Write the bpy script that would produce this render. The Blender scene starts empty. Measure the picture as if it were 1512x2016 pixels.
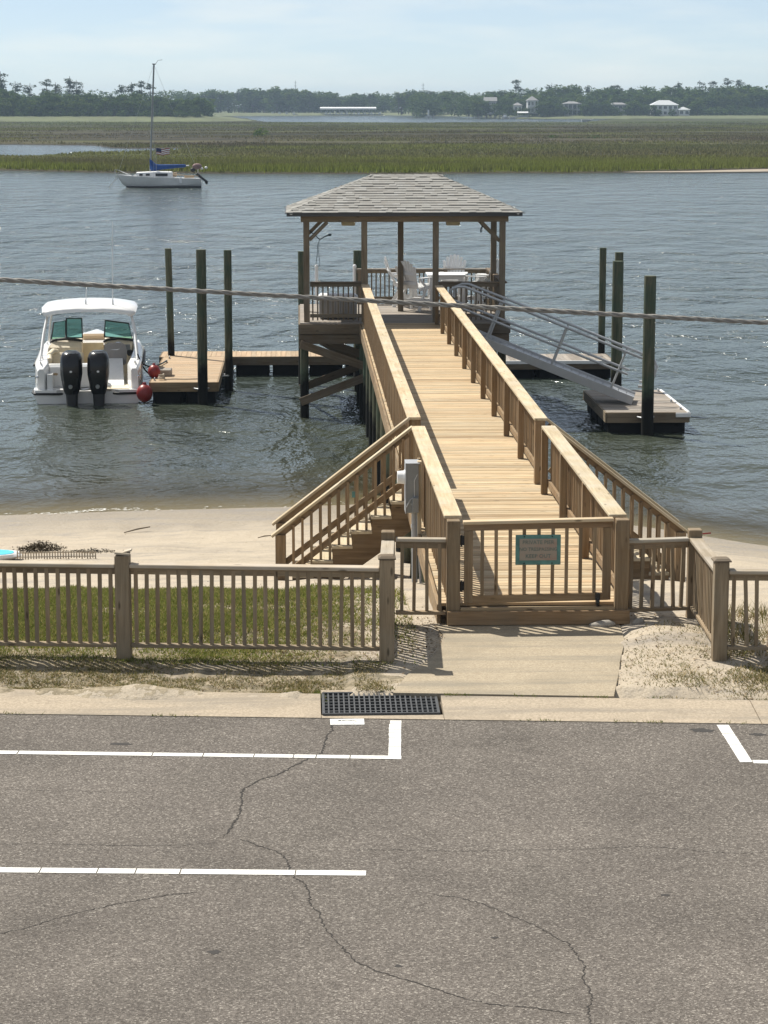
import bpy, math, random
import numpy as np
from mathutils import Vector, Matrix, noise
random.seed(7); RNG = np.random.default_rng(11)
R = math.radians
scn = bpy.context.scene
COL = scn.collection
# ---------------------------------------------------------------- camera
cam = bpy.data.cameras.new('camera'); camo = bpy.data.objects.new('camera', cam); COL.objects.link(camo)
cam.sensor_fit = 'HORIZONTAL'; cam.sensor_width = 36.0; cam.lens = 4500/1512*36
cam.clip_start = 0.2; cam.clip_end = 9000
camo.location = (0, 0, 7.65); camo.rotation_euler = (R(90-10.13), 0, R(-2.105))
scn.camera = camo
# ---------------------------------------------------------------- sky and sun
SUN_EL = math.atan(1/0.72)
w = bpy.data.worlds.new('World'); scn.world = w; w.use_nodes = True
nt = w.node_tree; bg = nt.nodes['Background']
sky = nt.nodes.new('ShaderNodeTexSky'); sky.sky_type = 'NISHITA'; sky.sun_disc = False
sky.sun_elevation = SUN_EL; sky.sun_rotation = R(-45); sky.altitude = 0
sky.air_density = 0.55; sky.dust_density = 0.1; sky.ozone_density = 3.0
tcw = nt.nodes.new('ShaderNodeTexCoord'); mpw = nt.nodes.new('ShaderNodeMapping'); mpw.inputs['Scale'].default_value = (7, 7, 40)
nzw = nt.nodes.new('ShaderNodeTexNoise'); nzw.inputs['Scale'].default_value = 1.6; nzw.inputs['Detail'].default_value = 5
rpw = nt.nodes.new('ShaderNodeMapRange'); rpw.inputs[1].default_value = 0.45; rpw.inputs[2].default_value = 0.75; rpw.inputs[3].default_value = 0.25; rpw.inputs[4].default_value = 0.65
mxw = nt.nodes.new('ShaderNodeMix'); mxw.data_type = 'RGBA'; mxw.inputs[7].default_value = (9.1, 9.15, 8.5, 1)   # thin cloud veil
nt.links.new(tcw.outputs['Generated'], mpw.inputs[0]); nt.links.new(mpw.outputs[0], nzw.inputs['Vector']); nt.links.new(nzw.outputs[0], rpw.inputs[0])
nt.links.new(rpw.outputs[0], mxw.inputs[0]); nt.links.new(sky.outputs[0], mxw.inputs[6])
nt.links.new(mxw.outputs[2], bg.inputs[0]); bg.inputs[1].default_value = 0.085
sl = bpy.data.lights.new('sun', 'SUN'); sl.energy = 5.0; sl.angle = R(0.5); sl.color = (1.0, 0.95, 0.86)
so = bpy.data.objects.new('sun', sl); COL.objects.link(so); so.location = (-30, 60, 80)
so.rotation_euler = Vector((0.51, -0.51, -1.0)).to_track_quat('-Z', 'Y').to_euler()
vs = scn.view_settings; vs.view_transform = 'Standard'; vs.look = 'None'; vs.gamma = 1.0; vs.exposure = 0.40
vs.use_curve_mapping = False
scn.cycles.max_bounces = 6; scn.cycles.volume_bounces = 0; scn.cycles.transparent_max_bounces = 12
# ---------------------------------------------------------------- mesh helpers
class MB:
    def __init__(s): s.v = []; s.f = []
    def add(s, vs, fs):
        n = len(s.v); s.v += [tuple(p) for p in vs]; s.f += [tuple(i+n for i in q) for q in fs]; return s
    def box(s, c, d, M=None):
        hx, hy, hz = d[0]/2, d[1]/2, d[2]/2
        vs = [Vector((x, y, z)) for x in (-hx, hx) for y in (-hy, hy) for z in (-hz, hz)]
        if M is not None: vs = [M @ p for p in vs]
        c = Vector(c)
        return s.add([p+c for p in vs], [(0,1,3,2),(4,6,7,5),(0,4,5,1),(2,3,7,6),(0,2,6,4),(1,5,7,3)])
    def span(s, a, b):
        return s.box([(a[i]+b[i])/2 for i in range(3)], [abs(b[i]-a[i]) for i in range(3)])
    def cbox(s, c, d, b):
        h = [x/2 for x in d]; vs = []; idx = {}
        for sx in (-1, 1):
            for sy in (-1, 1):
                for sz in (-1, 1):
                    sg = (sx, sy, sz)
                    for a in range(3):
                        p = [sg[i]*(h[i] if i == a else h[i]-b) for i in range(3)]
                        idx[(sg, a)] = len(vs); vs.append((c[0]+p[0], c[1]+p[1], c[2]+p[2]))
        fs = []
        def sgn(a, va, q, vq, r, vr):
            t = [0, 0, 0]; t[a] = va; t[q] = vq; t[r] = vr; return tuple(t)
        for a in range(3):
            q, r = (a+1) % 3, (a+2) % 3
            for va in (-1, 1):
                loop = [idx[(sgn(a, va, q, vq, r, vr), a)] for vq, vr in ((-1,-1),(1,-1),(1,1),(-1,1))]
                fs.append(loop if va > 0 else loop[::-1])
            for vq in (-1, 1):
                for vr in (-1, 1):   # edges along axis a
                    l = [idx[(sgn(a, -1, q, vq, r, vr), q)], idx[(sgn(a, 1, q, vq, r, vr), q)], idx[(sgn(a, 1, q, vq, r, vr), r)], idx[(sgn(a, -1, q, vq, r, vr), r)]]
                    fs.append(l if vq*vr < 0 else l[::-1])
        for sg in [(x, y, z) for x in (-1, 1) for y in (-1, 1) for z in (-1, 1)]:
            l = [idx[(sg, 0)], idx[(sg, 1)], idx[(sg, 2)]]
            fs.append(l if sg[0]*sg[1]*sg[2] > 0 else l[::-1])
        return s.add(vs, fs)
    def cyl(s, p0, p1, r0, r1=None, n=12, caps=True):
        r1 = r0 if r1 is None else r1
        p0 = Vector(p0); p1 = Vector(p1); d = (p1-p0).normalized()
        a = d.orthogonal().normalized(); b = d.cross(a)
        vs = []
        for p, r in ((p0, r0), (p1, r1)):
            for i in range(n):
                t = 2*math.pi*i/n; vs.append(p+(a*math.cos(t)+b*math.sin(t))*r)
        fs = [(i, (i+1) % n, n+(i+1) % n, n+i) for i in range(n)]
        if caps: fs += [tuple(range(n-1, -1, -1)), tuple(range(n, 2*n))]
        return s.add(vs, fs)
    def tube(s, pts, r, n=8, caps=True, flat=None):
        pts = [Vector(p) for p in pts]; rings = []; prev = None
        for i, p in enumerate(pts):
            d = (pts[min(i+1, len(pts)-1)]-pts[max(i-1, 0)]).normalized()
            if prev is None: a = d.orthogonal().normalized()
            else:
                a = prev-d*prev.dot(d); a = a.normalized() if a.length > 1e-6 else d.orthogonal().normalized()
            prev = a; b = d.cross(a); rr = r[i] if isinstance(r, (list, tuple)) else r
            rings.append([p+(a*math.cos(2*math.pi*k/n)+b*math.sin(2*math.pi*k/n))*rr for k in range(n)])
        return s.loft(rings, caps)
    def loft(s, rings, caps=True, closed=True):
        n = len(rings[0]); vs = [p for r in rings for p in r]; fs = []
        for i in range(len(rings)-1):
            for k in range(n if closed else n-1):
                a = i*n+k; b = i*n+(k+1) % n; fs.append((a, b, b+n, a+n))
        if caps: fs += [tuple(range(n-1, -1, -1)), tuple(range((len(rings)-1)*n, len(rings)*n))]
        return s.add(vs, fs)
    def prism(s, poly, z0, z1):   # poly in xy
        n = len(poly); vs = [(x, y, z0) for x, y in poly]+[(x, y, z1) for x, y in poly]
        return s.add(vs, [tuple(range(n-1, -1, -1)), tuple(range(n, 2*n))]+[(i, (i+1) % n, n+(i+1) % n, n+i) for i in range(n)])
    def prism_y(s, poly, y0, y1):  # poly in xz
        n = len(poly); vs = [(x, y0, z) for x, z in poly]+[(x, y1, z) for x, z in poly]
        return s.add(vs, [tuple(range(n)), tuple(range(2*n-1, n-1, -1))]+[(i, n+i, n+(i+1) % n, (i+1) % n) for i in range(n)])
    def ell(s, c, r, nu=14, nv=8):
        rings = []
        for j in range(1, nv):
            t = math.pi*j/nv
            rings.append([(c[0]+r[0]*math.sin(t)*math.cos(2*math.pi*k/nu), c[1]+r[1]*math.sin(t)*math.sin(2*math.pi*k/nu), c[2]-r[2]*math.cos(t)) for k in range(nu)])
        s.loft(rings, False); n = len(s.v)
        s.v += [(c[0], c[1], c[2]-r[2]), (c[0], c[1], c[2]+r[2])]
        b = n-len(rings)*nu; l = n-nu
        s.f += [(n, b+(k+1) % nu, b+k) for k in range(nu)]+[(n+1, l+k, l+(k+1) % nu) for k in range(nu)]
        return s
    def mesh(s, name, smooth=None):
        me = bpy.data.meshes.new(name); me.from_pydata(s.v, [], s.f); me.update()
        if smooth:
            me.shade_smooth(); me.set_sharp_from_angle(angle=R(smooth))
        return me
    def build(s, name, mat, parent=None, loc=(0, 0, 0), smooth=None):
        return ob(name, s.mesh(name, smooth), mat, parent, loc)
def ob(name, me, mat=None, parent=None, loc=(0, 0, 0), rot=None):
    if mat is not None and len(me.materials) == 0: me.materials.append(mat)
    o = bpy.data.objects.new(name, me); COL.objects.link(o); o.parent = parent; o.location = loc
    if rot is not None: o.rotation_euler = rot
    return o
def tag(o, label=None, cat=None, group=None, kind=None):
    if label: o['label'] = label
    if cat: o['category'] = cat
    if group: o['group'] = group
    if kind: o['kind'] = kind
    return o
def empty(name, loc, label, cat, group=None, rz=0):
    o = bpy.data.objects.new(name, None); COL.objects.link(o); o.location = loc; o.rotation_euler = (0, 0, rz)
    o.empty_display_size = 0.2
    return tag(o, label, cat, group)
def copy_tree(o, parent=None):
    c = o.copy(); COL.objects.link(c); c.parent = parent
    for ch in o.children: copy_tree(ch, c)
    return c
_cache = {}
def bmesh_(L, wd, t, b, mat):
    k = (round(L, 3), round(wd, 4), round(t, 4), b, mat.name)
    if k not in _cache:
        m = MB(); (m.cbox((0, 0, 0), (L, wd, t), b) if b else m.box((0, 0, 0), (L, wd, t)))
        me = m.mesh('board'); me.materials.append(mat); _cache[k] = me
    return _cache[k]
def board(name, p0, p1, wd, t, mat, parent, up=(0, 0, 1), b=0.004, org=(0, 0, 0)):
    """a straight timber from p0 to p1 (its local X), width wd across, thickness t along up; org = thing origin"""
    o3 = Vector(org); p0 = Vector(p0)-o3; p1 = Vector(p1)-o3; d = p1-p0; L = d.length; x = d.normalized()
    u = Vector(up); z = u-x*u.dot(x)
    z = z.normalized() if z.length > 1e-5 else x.orthogonal().normalized()
    y = z.cross(x); c = (p0+p1)/2
    o = bpy.data.objects.new(name, bmesh_(L, wd, t, b, mat)); COL.objects.link(o); o.parent = parent
    o.matrix_basis = Matrix(((x.x, y.x, z.x, c.x), (x.y, y.y, z.y, c.y), (x.z, y.z, z.z, c.z), (0, 0, 0, 1)))
    return o
def tris(name, P, mat, parent=None, smooth=False):
    """cloud of triangles, P (n,3,3)"""
    n = len(P); me = bpy.data.meshes.new(name)
    me.vertices.add(n*3); me.vertices.foreach_set('co', np.ascontiguousarray(P, dtype=np.float32).ravel())
    me.loops.add(n*3); me.loops.foreach_set('vertex_index', np.arange(n*3, dtype=np.int32))
    me.polygons.add(n); me.polygons.foreach_set('loop_start', np.arange(0, n*3, 3, dtype=np.int32))
    me.update(calc_edges=True); me.validate()
    return ob(name, me, mat, parent)
def grid(name, xs, ys, fz, mat, keep=None, attr=None):
    nx, ny = len(xs), len(ys)
    v = [(x, y, fz(x, y)) for y in ys for x in xs]
    f = [(j*nx+i, j*nx+i+1, (j+1)*nx+i+1, (j+1)*nx+i) for j in range(ny-1) for i in range(nx-1)
         if keep is None or keep(0.5*(xs[i]+xs[i+1]), 0.5*(ys[j]+ys[j+1]))]
    me = bpy.data.meshes.new(name); me.from_pydata(v, [], f); me.update(); me.shade_smooth()
    if attr:
        a = me.attributes.new(attr[0], 'FLOAT', 'POINT'); a.data.foreach_set('value', [attr[1](*p) for p in v])
    return tag(ob(name, me, mat), kind='structure')
def lerp(t, pts):
    if t <= pts[0][0]: return pts[0][1]
    for (a, va), (b, vb) in zip(pts, pts[1:]):
        if t <= b: return va+(vb-va)*(t-a)/(b-a)
    return pts[-1][1]
# ---------------------------------------------------------------- materials
class NT:
    def __init__(s, name):
        s.m = bpy.data.materials.new(name); s.m.use_nodes = True; s.t = s.m.node_tree; s.p = s.t.nodes['Principled BSDF']
        s.out = s.t.nodes['Material Output']
    def n(s, ty, **kw):
        nd = s.t.nodes.new('ShaderNode'+ty)
        for k, v in kw.items(): setattr(nd, k, v)
        return nd
    def l(s, a, b): s.t.links.new(a, b)
    def val(s, x):
        return x
    def mth(s, op, a, b=None, c=None, clamp=False):
        nd = s.n('Math', operation=op); nd.use_clamp = clamp
        for i, x in enumerate((a, b, c)):
            if x is None: continue
            if isinstance(x, (int, float)): nd.inputs[i].default_value = x
            else: s.l(x, nd.inputs[i])
        return nd.outputs[0]
    def noise(s, vec, scale, detail=3, rough=0.55, dist=0.0, out=0):
        nd = s.n('TexNoise'); nd.inputs['Scale'].default_value = scale; nd.inputs['Detail'].default_value = detail
        nd.inputs['Roughness'].default_value = rough; nd.inputs['Distortion'].default_value = dist
        if vec is not None: s.l(vec, nd.inputs['Vector'])
        return nd.outputs[out]
    def mapv(s, vec, scale=(1, 1, 1), loc=(0, 0, 0)):
        nd = s.n('Mapping'); nd.inputs['Scale'].default_value = scale; nd.inputs['Location'].default_value = loc
        s.l(vec, nd.inputs['Vector']); return nd.outputs[0]
    def ramp(s, fac, stops):
        nd = s.n('ValToRGB'); e = nd.color_ramp.elements
        while len(e) < len(stops): e.new(0.5)
        for i, (p, c) in enumerate(stops):
            e[i].position = p; e[i].color = (c, c, c, 1) if isinstance(c, (int, float)) else (*c, 1)
        s.l(fac, nd.inputs[0]); return nd.outputs[0]
    def mix(s, fac, a, b, mode='MIX'):
        nd = s.n('Mix', data_type='RGBA', blend_type=mode)
        for i, x in ((0, fac), (6, a), (7, b)):
            if isinstance(x, (int, float)): nd.inputs[i].default_value = x
            elif isinstance(x, tuple): nd.inputs[i].default_value = (*x, 1)
            else: s.l(x, nd.inputs[i])
        return nd.outputs[2]
    def bump(s, h, strength=0.5, dist=0.01, nrm=None):
        nd = s.n('Bump'); nd.inputs['Strength'].default_value = strength; nd.inputs['Distance'].default_value = dist
        s.l(h, nd.inputs['Height'])
        if nrm is not None: s.l(nrm, nd.inputs['Normal'])
        return nd.outputs[0]
    def done(s, col=None, rough=None, nrm=None, metal=None, spec=None):
        def st(i, x):
            if x is None: return
            if isinstance(x, (int, float)): s.p.inputs[i].default_value = x
            elif isinstance(x, tuple): s.p.inputs[i].default_value = (*x, 1)
            else: s.l(x, s.p.inputs[i])
        st('Base Color', col); st('Roughness', rough); st('Metallic', metal); st('Specular IOR Level', spec)
        if nrm is not None: s.l(nrm, s.p.inputs['Normal'])
        return s.m
def objvec(k, rnd=37.0):
    tc = k.n('TexCoord'); oi = k.n('ObjectInfo')
    c = k.n('CombineXYZ')
    for i, m in enumerate((1.0, 0.37, 0.71)): k.l(k.mth('MULTIPLY', oi.outputs['Random'], rnd*m), c.inputs[i])
    a = k.n('VectorMath', operation='ADD'); k.l(tc.outputs['Object'], a.inputs[0]); k.l(c.outputs[0], a.inputs[1])
    return a.outputs[0], oi.outputs['Random']
def worldpos(k):
    return k.n('NewGeometry').outputs['Position']
def wood(name, light, dark, var=0.35, knots=True, grey=None, greyamt=0.4, rough=0.8, axis=(1.6, 26, 26)):
    k = NT(name); v, rnd = objvec(k)
    g = k.noise(k.mapv(v, axis), 1.0, 5, 0.62, 0.6)
    g2 = k.noise(k.mapv(v, (axis[0]*0.5, axis[1]*0.24, axis[2]*0.24)), 1.0, 2, 0.5, 0.8)
    f = k.mth('ADD', k.mth('MULTIPLY', g, 0.6), k.mth('MULTIPLY', g2, 0.4))
    c = k.ramp(f, [(0.34, dark), (0.5, tuple((a+b)/2 for a, b in zip(light, dark))), (0.62, light)])
    if grey: c = k.mix(k.mth('MULTIPLY', k.ramp(k.noise(v, 2.2, 4, 0.6), [(0.4, 0.0), (0.68, 1.0)]), greyamt), c, grey)
    if knots:
        vo = k.n('TexVoronoi'); vo.inputs['Scale'].default_value = 1.0; k.l(k.mapv(v, (2.6, 9, 9)), vo.inputs['Vector'])
        c = k.mix(k.ramp(vo.outputs['Distance'], [(0.07, 0.75), (0.15, 0.0)]), c, tuple(x*0.35 for x in dark))
    c = k.mix(1.0, c, k.ramp(k.mth('FRACT', k.mth('MULTIPLY', rnd, 7.31)), [(0.0, (1-var, 1-var*1.12, 1-var*1.25)), (0.3, (1.0, 0.98, 0.95)), (0.6, (1-var*.5, 1-var*.45, 1-var*.4)), (0.8, (1.02, 0.95, 0.9)), (1.0, (1+var*.25, 1+var*.2, 1+var*.1))]), 'MULTIPLY')
    return k.done(c, rough, k.bump(g, 0.5, 0.004), spec=0.25)
def plain(name, col, rough=0.5, metal=0.0, var=0.06, scale=6.0, spec=0.5, coat=0.0):
    k = NT(name); v, rnd = objvec(k)
    n_ = k.noise(v, scale, 4, 0.6)
    c = k.mix(k.ramp(n_, [(0.3, 0.0), (0.75, 1.0)]), tuple(x*(1-var) for x in col), tuple(min(1, x*(1+var)) for x in col))
    if coat: k.p.inputs['Coat Weight'].default_value = coat; k.p.inputs['Coat Roughness'].default_value = 0.08
    return k.done(c, k.ramp(n_, [(0.2, max(0.02, rough-0.06)), (0.8, min(1, rough+0.06))]), metal=metal, spec=spec)
M = {}
M['deck'] = wood('deck_wood', (0.62, 0.50, 0.325), (0.37, 0.265, 0.155), 0.40, grey=(0.48, 0.42, 0.31), greyamt=0.35)
M['rail'] = wood('rail_wood', (0.335, 0.24, 0.14), (0.165, 0.108, 0.058), 0.3, grey=(0.27, 0.225, 0.16), greyamt=0.45)
M['cap'] = wood('cap_wood', (0.60, 0.50, 0.335), (0.38, 0.295, 0.18), 0.16, grey=(0.56, 0.51, 0.41), greyamt=0.6)
M['fence'] = wood('fence_wood', (0.345, 0.27, 0.18), (0.17, 0.125, 0.075), 0.3, grey=(0.30, 0.26, 0.195), greyamt=0.5)
M['fencecap'] = wood('fence_cap_wood', (0.50, 0.44, 0.35), (0.30, 0.25, 0.18), 0.2, grey=(0.45, 0.42, 0.37), greyamt=0.6)
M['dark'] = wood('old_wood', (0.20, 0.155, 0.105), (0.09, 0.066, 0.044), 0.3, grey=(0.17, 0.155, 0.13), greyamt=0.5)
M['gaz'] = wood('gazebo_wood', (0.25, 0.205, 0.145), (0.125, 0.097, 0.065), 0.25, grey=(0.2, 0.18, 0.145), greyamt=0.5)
M['grey'] = wood('grey_deck_wood', (0.36, 0.325, 0.285), (0.22, 0.195, 0.165), 0.3, grey=(0.4, 0.37, 0.33), greyamt=0.5)
M['float'] = wood('float_deck_wood', (0.50, 0.38, 0.25), (0.33, 0.235, 0.145), 0.22, grey=(0.45, 0.38, 0.3), greyamt=0.4)
def pile_mat():
    k = NT('piling_wood'); v, rnd = objvec(k)
    g = k.noise(k.mapv(v, (18, 18, 1.3)), 1.0, 5, 0.65, 0.5)
    c = k.ramp(g, [(0.3, (0.055, 0.062, 0.04)), (0.52, (0.105, 0.108, 0.07)), (0.7, (0.17, 0.15, 0.1))])
    c = k.mix(k.mth('MULTIPLY', k.ramp(k.noise(v, 1.4, 3), [(0.4, 0.0), (0.65, 1.0)]), 0.55), c, (0.04, 0.085, 0.06))
    sx = k.n('SeparateXYZ'); k.l(worldpos(k), sx.inputs[0])
    z = k.mth('ADD', sx.outputs[2], k.mth('MULTIPLY', k.mth('SUBTRACT', k.noise(v, 5, 4), 0.5), 0.7))
    c = k.mix(k.ramp(k.mth('MULTIPLY', z, 0.5), [(0.42, 1.0), (0.6, 0.0)]), c, (0.012, 0.012, 0.01))
    return k.done(c, 0.85, k.bump(g, 0.7, 0.01), spec=0.2)
M['pile'] = pile_mat()
M['alu'] = plain('aluminium', (0.46, 0.47, 0.48), 0.45, 0.45)
M['galv'] = plain('galvanised_steel', (0.42, 0.43, 0.44), 0.5, 0.6, 0.15)
M['white'] = plain('white_gelcoat', (0.80, 0.80, 0.78), 0.25, 0, 0.03, 1.5, coat=0.4)
M['whitepl'] = plain('white_plastic', (0.78, 0.78, 0.77), 0.45, 0, 0.05)
M['cream'] = plain('cream_vinyl', (0.70, 0.62, 0.47), 0.55, 0, 0.06)
M['tan'] = plain('tan_vinyl', (0.50, 0.36, 0.22), 0.6, 0, 0.08)
M['greyvinyl'] = plain('grey_canvas', (0.30, 0.28, 0.26), 0.75, 0, 0.08)
M['black'] = plain('black_paint', (0.006, 0.006, 0.007), 0.3, 0, 0.1, spec=0.35, coat=0.25)
M['rubber'] = plain('black_rubber', (0.015, 0.015, 0.015), 0.6, 0, 0.2)
M['blackfl'] = plain('black_float_drum', (0.012, 0.012, 0.012), 0.8, 0, 0.3, spec=0.2)
M['chrome'] = plain('stainless_steel', (0.7, 0.7, 0.7), 0.2, 0.95)
M['red'] = plain('red_buoy_vinyl', (0.24, 0.018, 0.015), 0.4, 0, 0.12)
M['rope'] = plain('pale_rope', (0.45, 0.4, 0.32), 0.9, 0, 0.2, 60)
M['darkrope'] = plain('dark_rope', (0.02, 0.035, 0.04), 0.9, 0, 0.2, 60)
M['blue'] = plain('blue_canvas', (0.008, 0.06, 0.24), 0.8, 0, 0.2, 3)
M['teal'] = plain('teal_paint', (0.09, 0.215, 0.19), 0.6, 0, 0.3, 9)
M['turq'] = plain('turquoise_foam', (0.06, 0.48, 0.60), 0.5, 0, 0.06)
M['pinkcv'] = plain('faded_pink_cover', (0.24, 0.15, 0.14), 0.8, 0, 0.12)
M['greybox'] = plain('grey_enclosure_paint', (0.26, 0.27, 0.27), 0.45, 0.1, 0.08)
M['pvc'] = plain('grey_pvc_conduit', (0.36, 0.37, 0.38), 0.45, 0, 0.08)
M['amber'] = plain('frosted_lamp_cover', (0.42, 0.36, 0.22), 0.5, 0, 0.1)
M['fascia'] = plain('dark_metal_drip_edge', (0.06, 0.062, 0.066), 0.5, 0.2, 0.15)
M['cableM'] = plain('weathered_cable', (0.26, 0.245, 0.22), 0.75, 0, 0.25, 30)
def glass(name, col, alpha):
    k = NT(name); tr = k.n('BsdfTransparent'); tr.inputs[0].default_value = (*col, 1)
    gl = k.n('BsdfGlossy'); gl.inputs['Roughness'].default_value = 0.03
    fr = k.n('Fresnel'); fr.inputs[0].default_value = 1.45
    df = k.n('BsdfDiffuse'); df.inputs[0].default_value = (*[c*0.25 for c in col], 1)
    m1 = k.n('MixShader'); m1.inputs[0].default_value = alpha; k.l(tr.outputs[0], m1.inputs[1]); k.l(df.outputs[0], m1.inputs[2])
    m2 = k.n('MixShader'); k.l(fr.outputs[0], m2.inputs[0]); k.l(m1.outputs[0], m2.inputs[1]); k.l(gl.outputs[0], m2.inputs[2])
    k.l(m2.outputs[0], k.out.inputs['Surface']); return k.m
M['glass'] = glass('green_tinted_glass', (0.26, 0.52, 0.45), 0.18)
def shingle_mat():
    k = NT('asphalt_shingle'); v, rnd = objvec(k)
    n1 = k.noise(v, 90, 3, 0.7); n2 = k.noise(v, 3.0, 3)
    c = k.ramp(n1, [(0.3, (0.20, 0.198, 0.188)), (0.7, (0.40, 0.395, 0.375))])
    c = k.mix(1.0, c, k.ramp(rnd, [(0.0, (0.88, 0.87, 0.86)), (0.5, (0.98, 0.98, 0.96)), (1.0, (1.08, 1.08, 1.08))]), 'MULTIPLY')
    c = k.mix(k.mth('MULTIPLY', k.ramp(n2, [(0.45, 0), (0.7, 1)]), 0.3), c, (0.2, 0.17, 0.14))
    return k.done(c, 0.9, k.bump(n1, 0.5, 0.003), spec=0.2)
M['shingle'] = shingle_mat()
# ================================================================ SETTING
def asphalt():
    k = NT('asphalt'); p = worldpos(k)
    vo = k.n('TexVoronoi'); vo.inputs['Scale'].default_value = 85; k.l(p, vo.inputs['Vector'])
    sx = k.n('SeparateColor'); k.l(vo.outputs['Color'], sx.inputs[0])
    c = k.ramp(sx.outputs[0], [(0.0, (0.085, 0.074, 0.063)), (0.45, (0.135, 0.119, 0.103)), (0.85, (0.185, 0.164, 0.142)), (1.0, (0.33, 0.30, 0.26))])
    fine = k.noise(p, 170, 3, 0.7)
    c = k.mix(1.0, c, k.ramp(fine, [(0.3, 0.62), (0.7, 1.3)]), 'MULTIPLY')
    big = k.noise(p, 0.9, 5, 0.6)
    c = k.mix(1.0, c, k.ramp(big, [(0.3, 0.80), (0.7, 1.12)]), 'MULTIPLY')
    st = k.ramp(k.noise(p, 2.6, 2, 0.5), [(0.70, 0.0), (0.80, 1.0)])
    c = k.mix(k.mth('MULTIPLY', st, 0.3), c, (0.05, 0.045, 0.04))
    h = k.mth('ADD', vo.outputs['Distance'], k.mth('MULTIPLY', fine, 0.6))
    return k.done(c, 0.9, k.bump(h, 0.7, 0.006), spec=0.2)
M['asphalt'] = asphalt()
def concrete(name, base, dark, sc=40):
    k = NT(name); p = worldpos(k)
    a = k.noise(p, sc, 4, 0.75); b = k.noise(p, 1.7, 5, 0.65)
    c = k.ramp(a, [(0.3, dark), (0.62, base), (0.8, tuple(min(1, x*1.2) for x in base))])
    c = k.mix(k.ramp(b, [(0.45, 0.0), (0.72, 0.7)]), c, tuple(x*0.62 for x in base))
    c = k.mix(k.ramp(k.noise(k.mapv(p, (0.35, 3.5, 1)), 1.3, 4, 0.65), [(0.47, 0.0), (0.66, 0.65)]), c, (base[0]*.5, base[1]*.53, base[2]*.58))
    return k.done(c, 0.92, k.bump(a, 0.5, 0.004), spec=0.2)
M['gutter'] = concrete('gutter_concrete', (0.46, 0.385, 0.29), (0.28, 0.23, 0.17))
M['pad'] = concrete('apron_concrete', (0.43, 0.365, 0.265), (0.25, 0.20, 0.14), 55)
def sand_mat():
    k = NT('beach_sand'); p = worldpos(k)
    a = k.noise(p, 55, 4, 0.75); b = k.noise(k.mapv(p, (0.5, 1.4, 1)), 1.1, 5, 0.62); d = k.noise(p, 9, 4, 0.6)
    c = k.ramp(a, [(0.28, (0.33, 0.275, 0.205)), (0.55, (0.45, 0.385, 0.295)), (0.8, (0.54, 0.475, 0.375))])
    c = k.mix(k.ramp(b, [(0.5, 0.0), (0.72, 0.55)]), c, (0.26, 0.225, 0.18))
    sx = k.n('SeparateXYZ'); k.l(p, sx.inputs[0])
    wet = k.ramp(k.mth('ADD', sx.outputs[2], k.mth('MULTIPLY', k.mth('SUBTRACT', b, 0.5), 0.25)), [(0.05, 1.0), (0.30, 0.0)])
    c = k.mix(k.mth('MULTIPLY', wet, 0.55), c, (0.20, 0.165, 0.115))
    y_ = k.mth('ADD', sx.outputs[1], k.mth('MULTIPLY', k.mth('SUBTRACT', d, 0.5), 1.2)); x_ = k.mth('ADD', sx.outputs[0], k.mth('MULTIPLY', k.mth('SUBTRACT', b, 0.5), 2.5))
    lawnm = k.mth('MULTIPLY', k.mth('MULTIPLY', k.mth('GREATER_THAN', y_, 21.2), k.mth('LESS_THAN', y_, 27.0)), k.mth('LESS_THAN', x_, 0.7))
    soil = k.ramp(d, [(0.35, (0.10, 0.085, 0.05)), (0.5, (0.20, 0.165, 0.105)), (0.65, (0.36, 0.30, 0.21))])
    c = k.mix(k.mth('MULTIPLY', lawnm, 0.85), c, soil)
    str_ = k.noise(k.mapv(p, (0.6, 2.2, 1)), 0.8, 5, 0.7, 0.8)
    c = k.mix(k.ramp(str_, [(0.50, 0.0), (0.68, 0.65)]), c, (0.23, 0.21, 0.19))
    h = k.mth('ADD', k.mth('MULTIPLY', d, 1.0), k.mth('MULTIPLY', a, 0.2))
    return k.done(c, k.ramp(wet, [(0.0, 0.95), (1.0, 0.45)]), k.bump(h, 0.6, 0.05), spec=0.25)
M['sand'] = sand_mat()
def shore(x): return lerp(x, [(-60, 36), (-12, 42), (-5.7, 42.7), (-3.3, 43.1), (-.5, 43.4), (2, 43.8), (4, 43), (6.5, 40.9), (8.2, 39.1), (14, 36), (60, 33)])
def edge(x): return 20.50-0.0876*x      # asphalt edge
def back(x): return 21.12-0.095*x       # back of the gutter
PAD = [(1.42, 23.95), (1.50, 23.4), (1.35, 22.6), (1.02, 21.75), (0.86, 21.08), (2.94, 20.87), (3.10, 21.7), (3.22, 22.4), (3.36, 23.1), (3.42, 23.95)]
def inpoly(x, y, P):
    r = False; j = len(P)-1
    for i in range(len(P)):
        if (P[i][1] > y) != (P[j][1] > y) and x < (P[j][0]-P[i][0])*(y-P[i][1])/(P[j][1]-P[i][1])+P[i][0]: r = not r
        j = i
    return r
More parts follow.
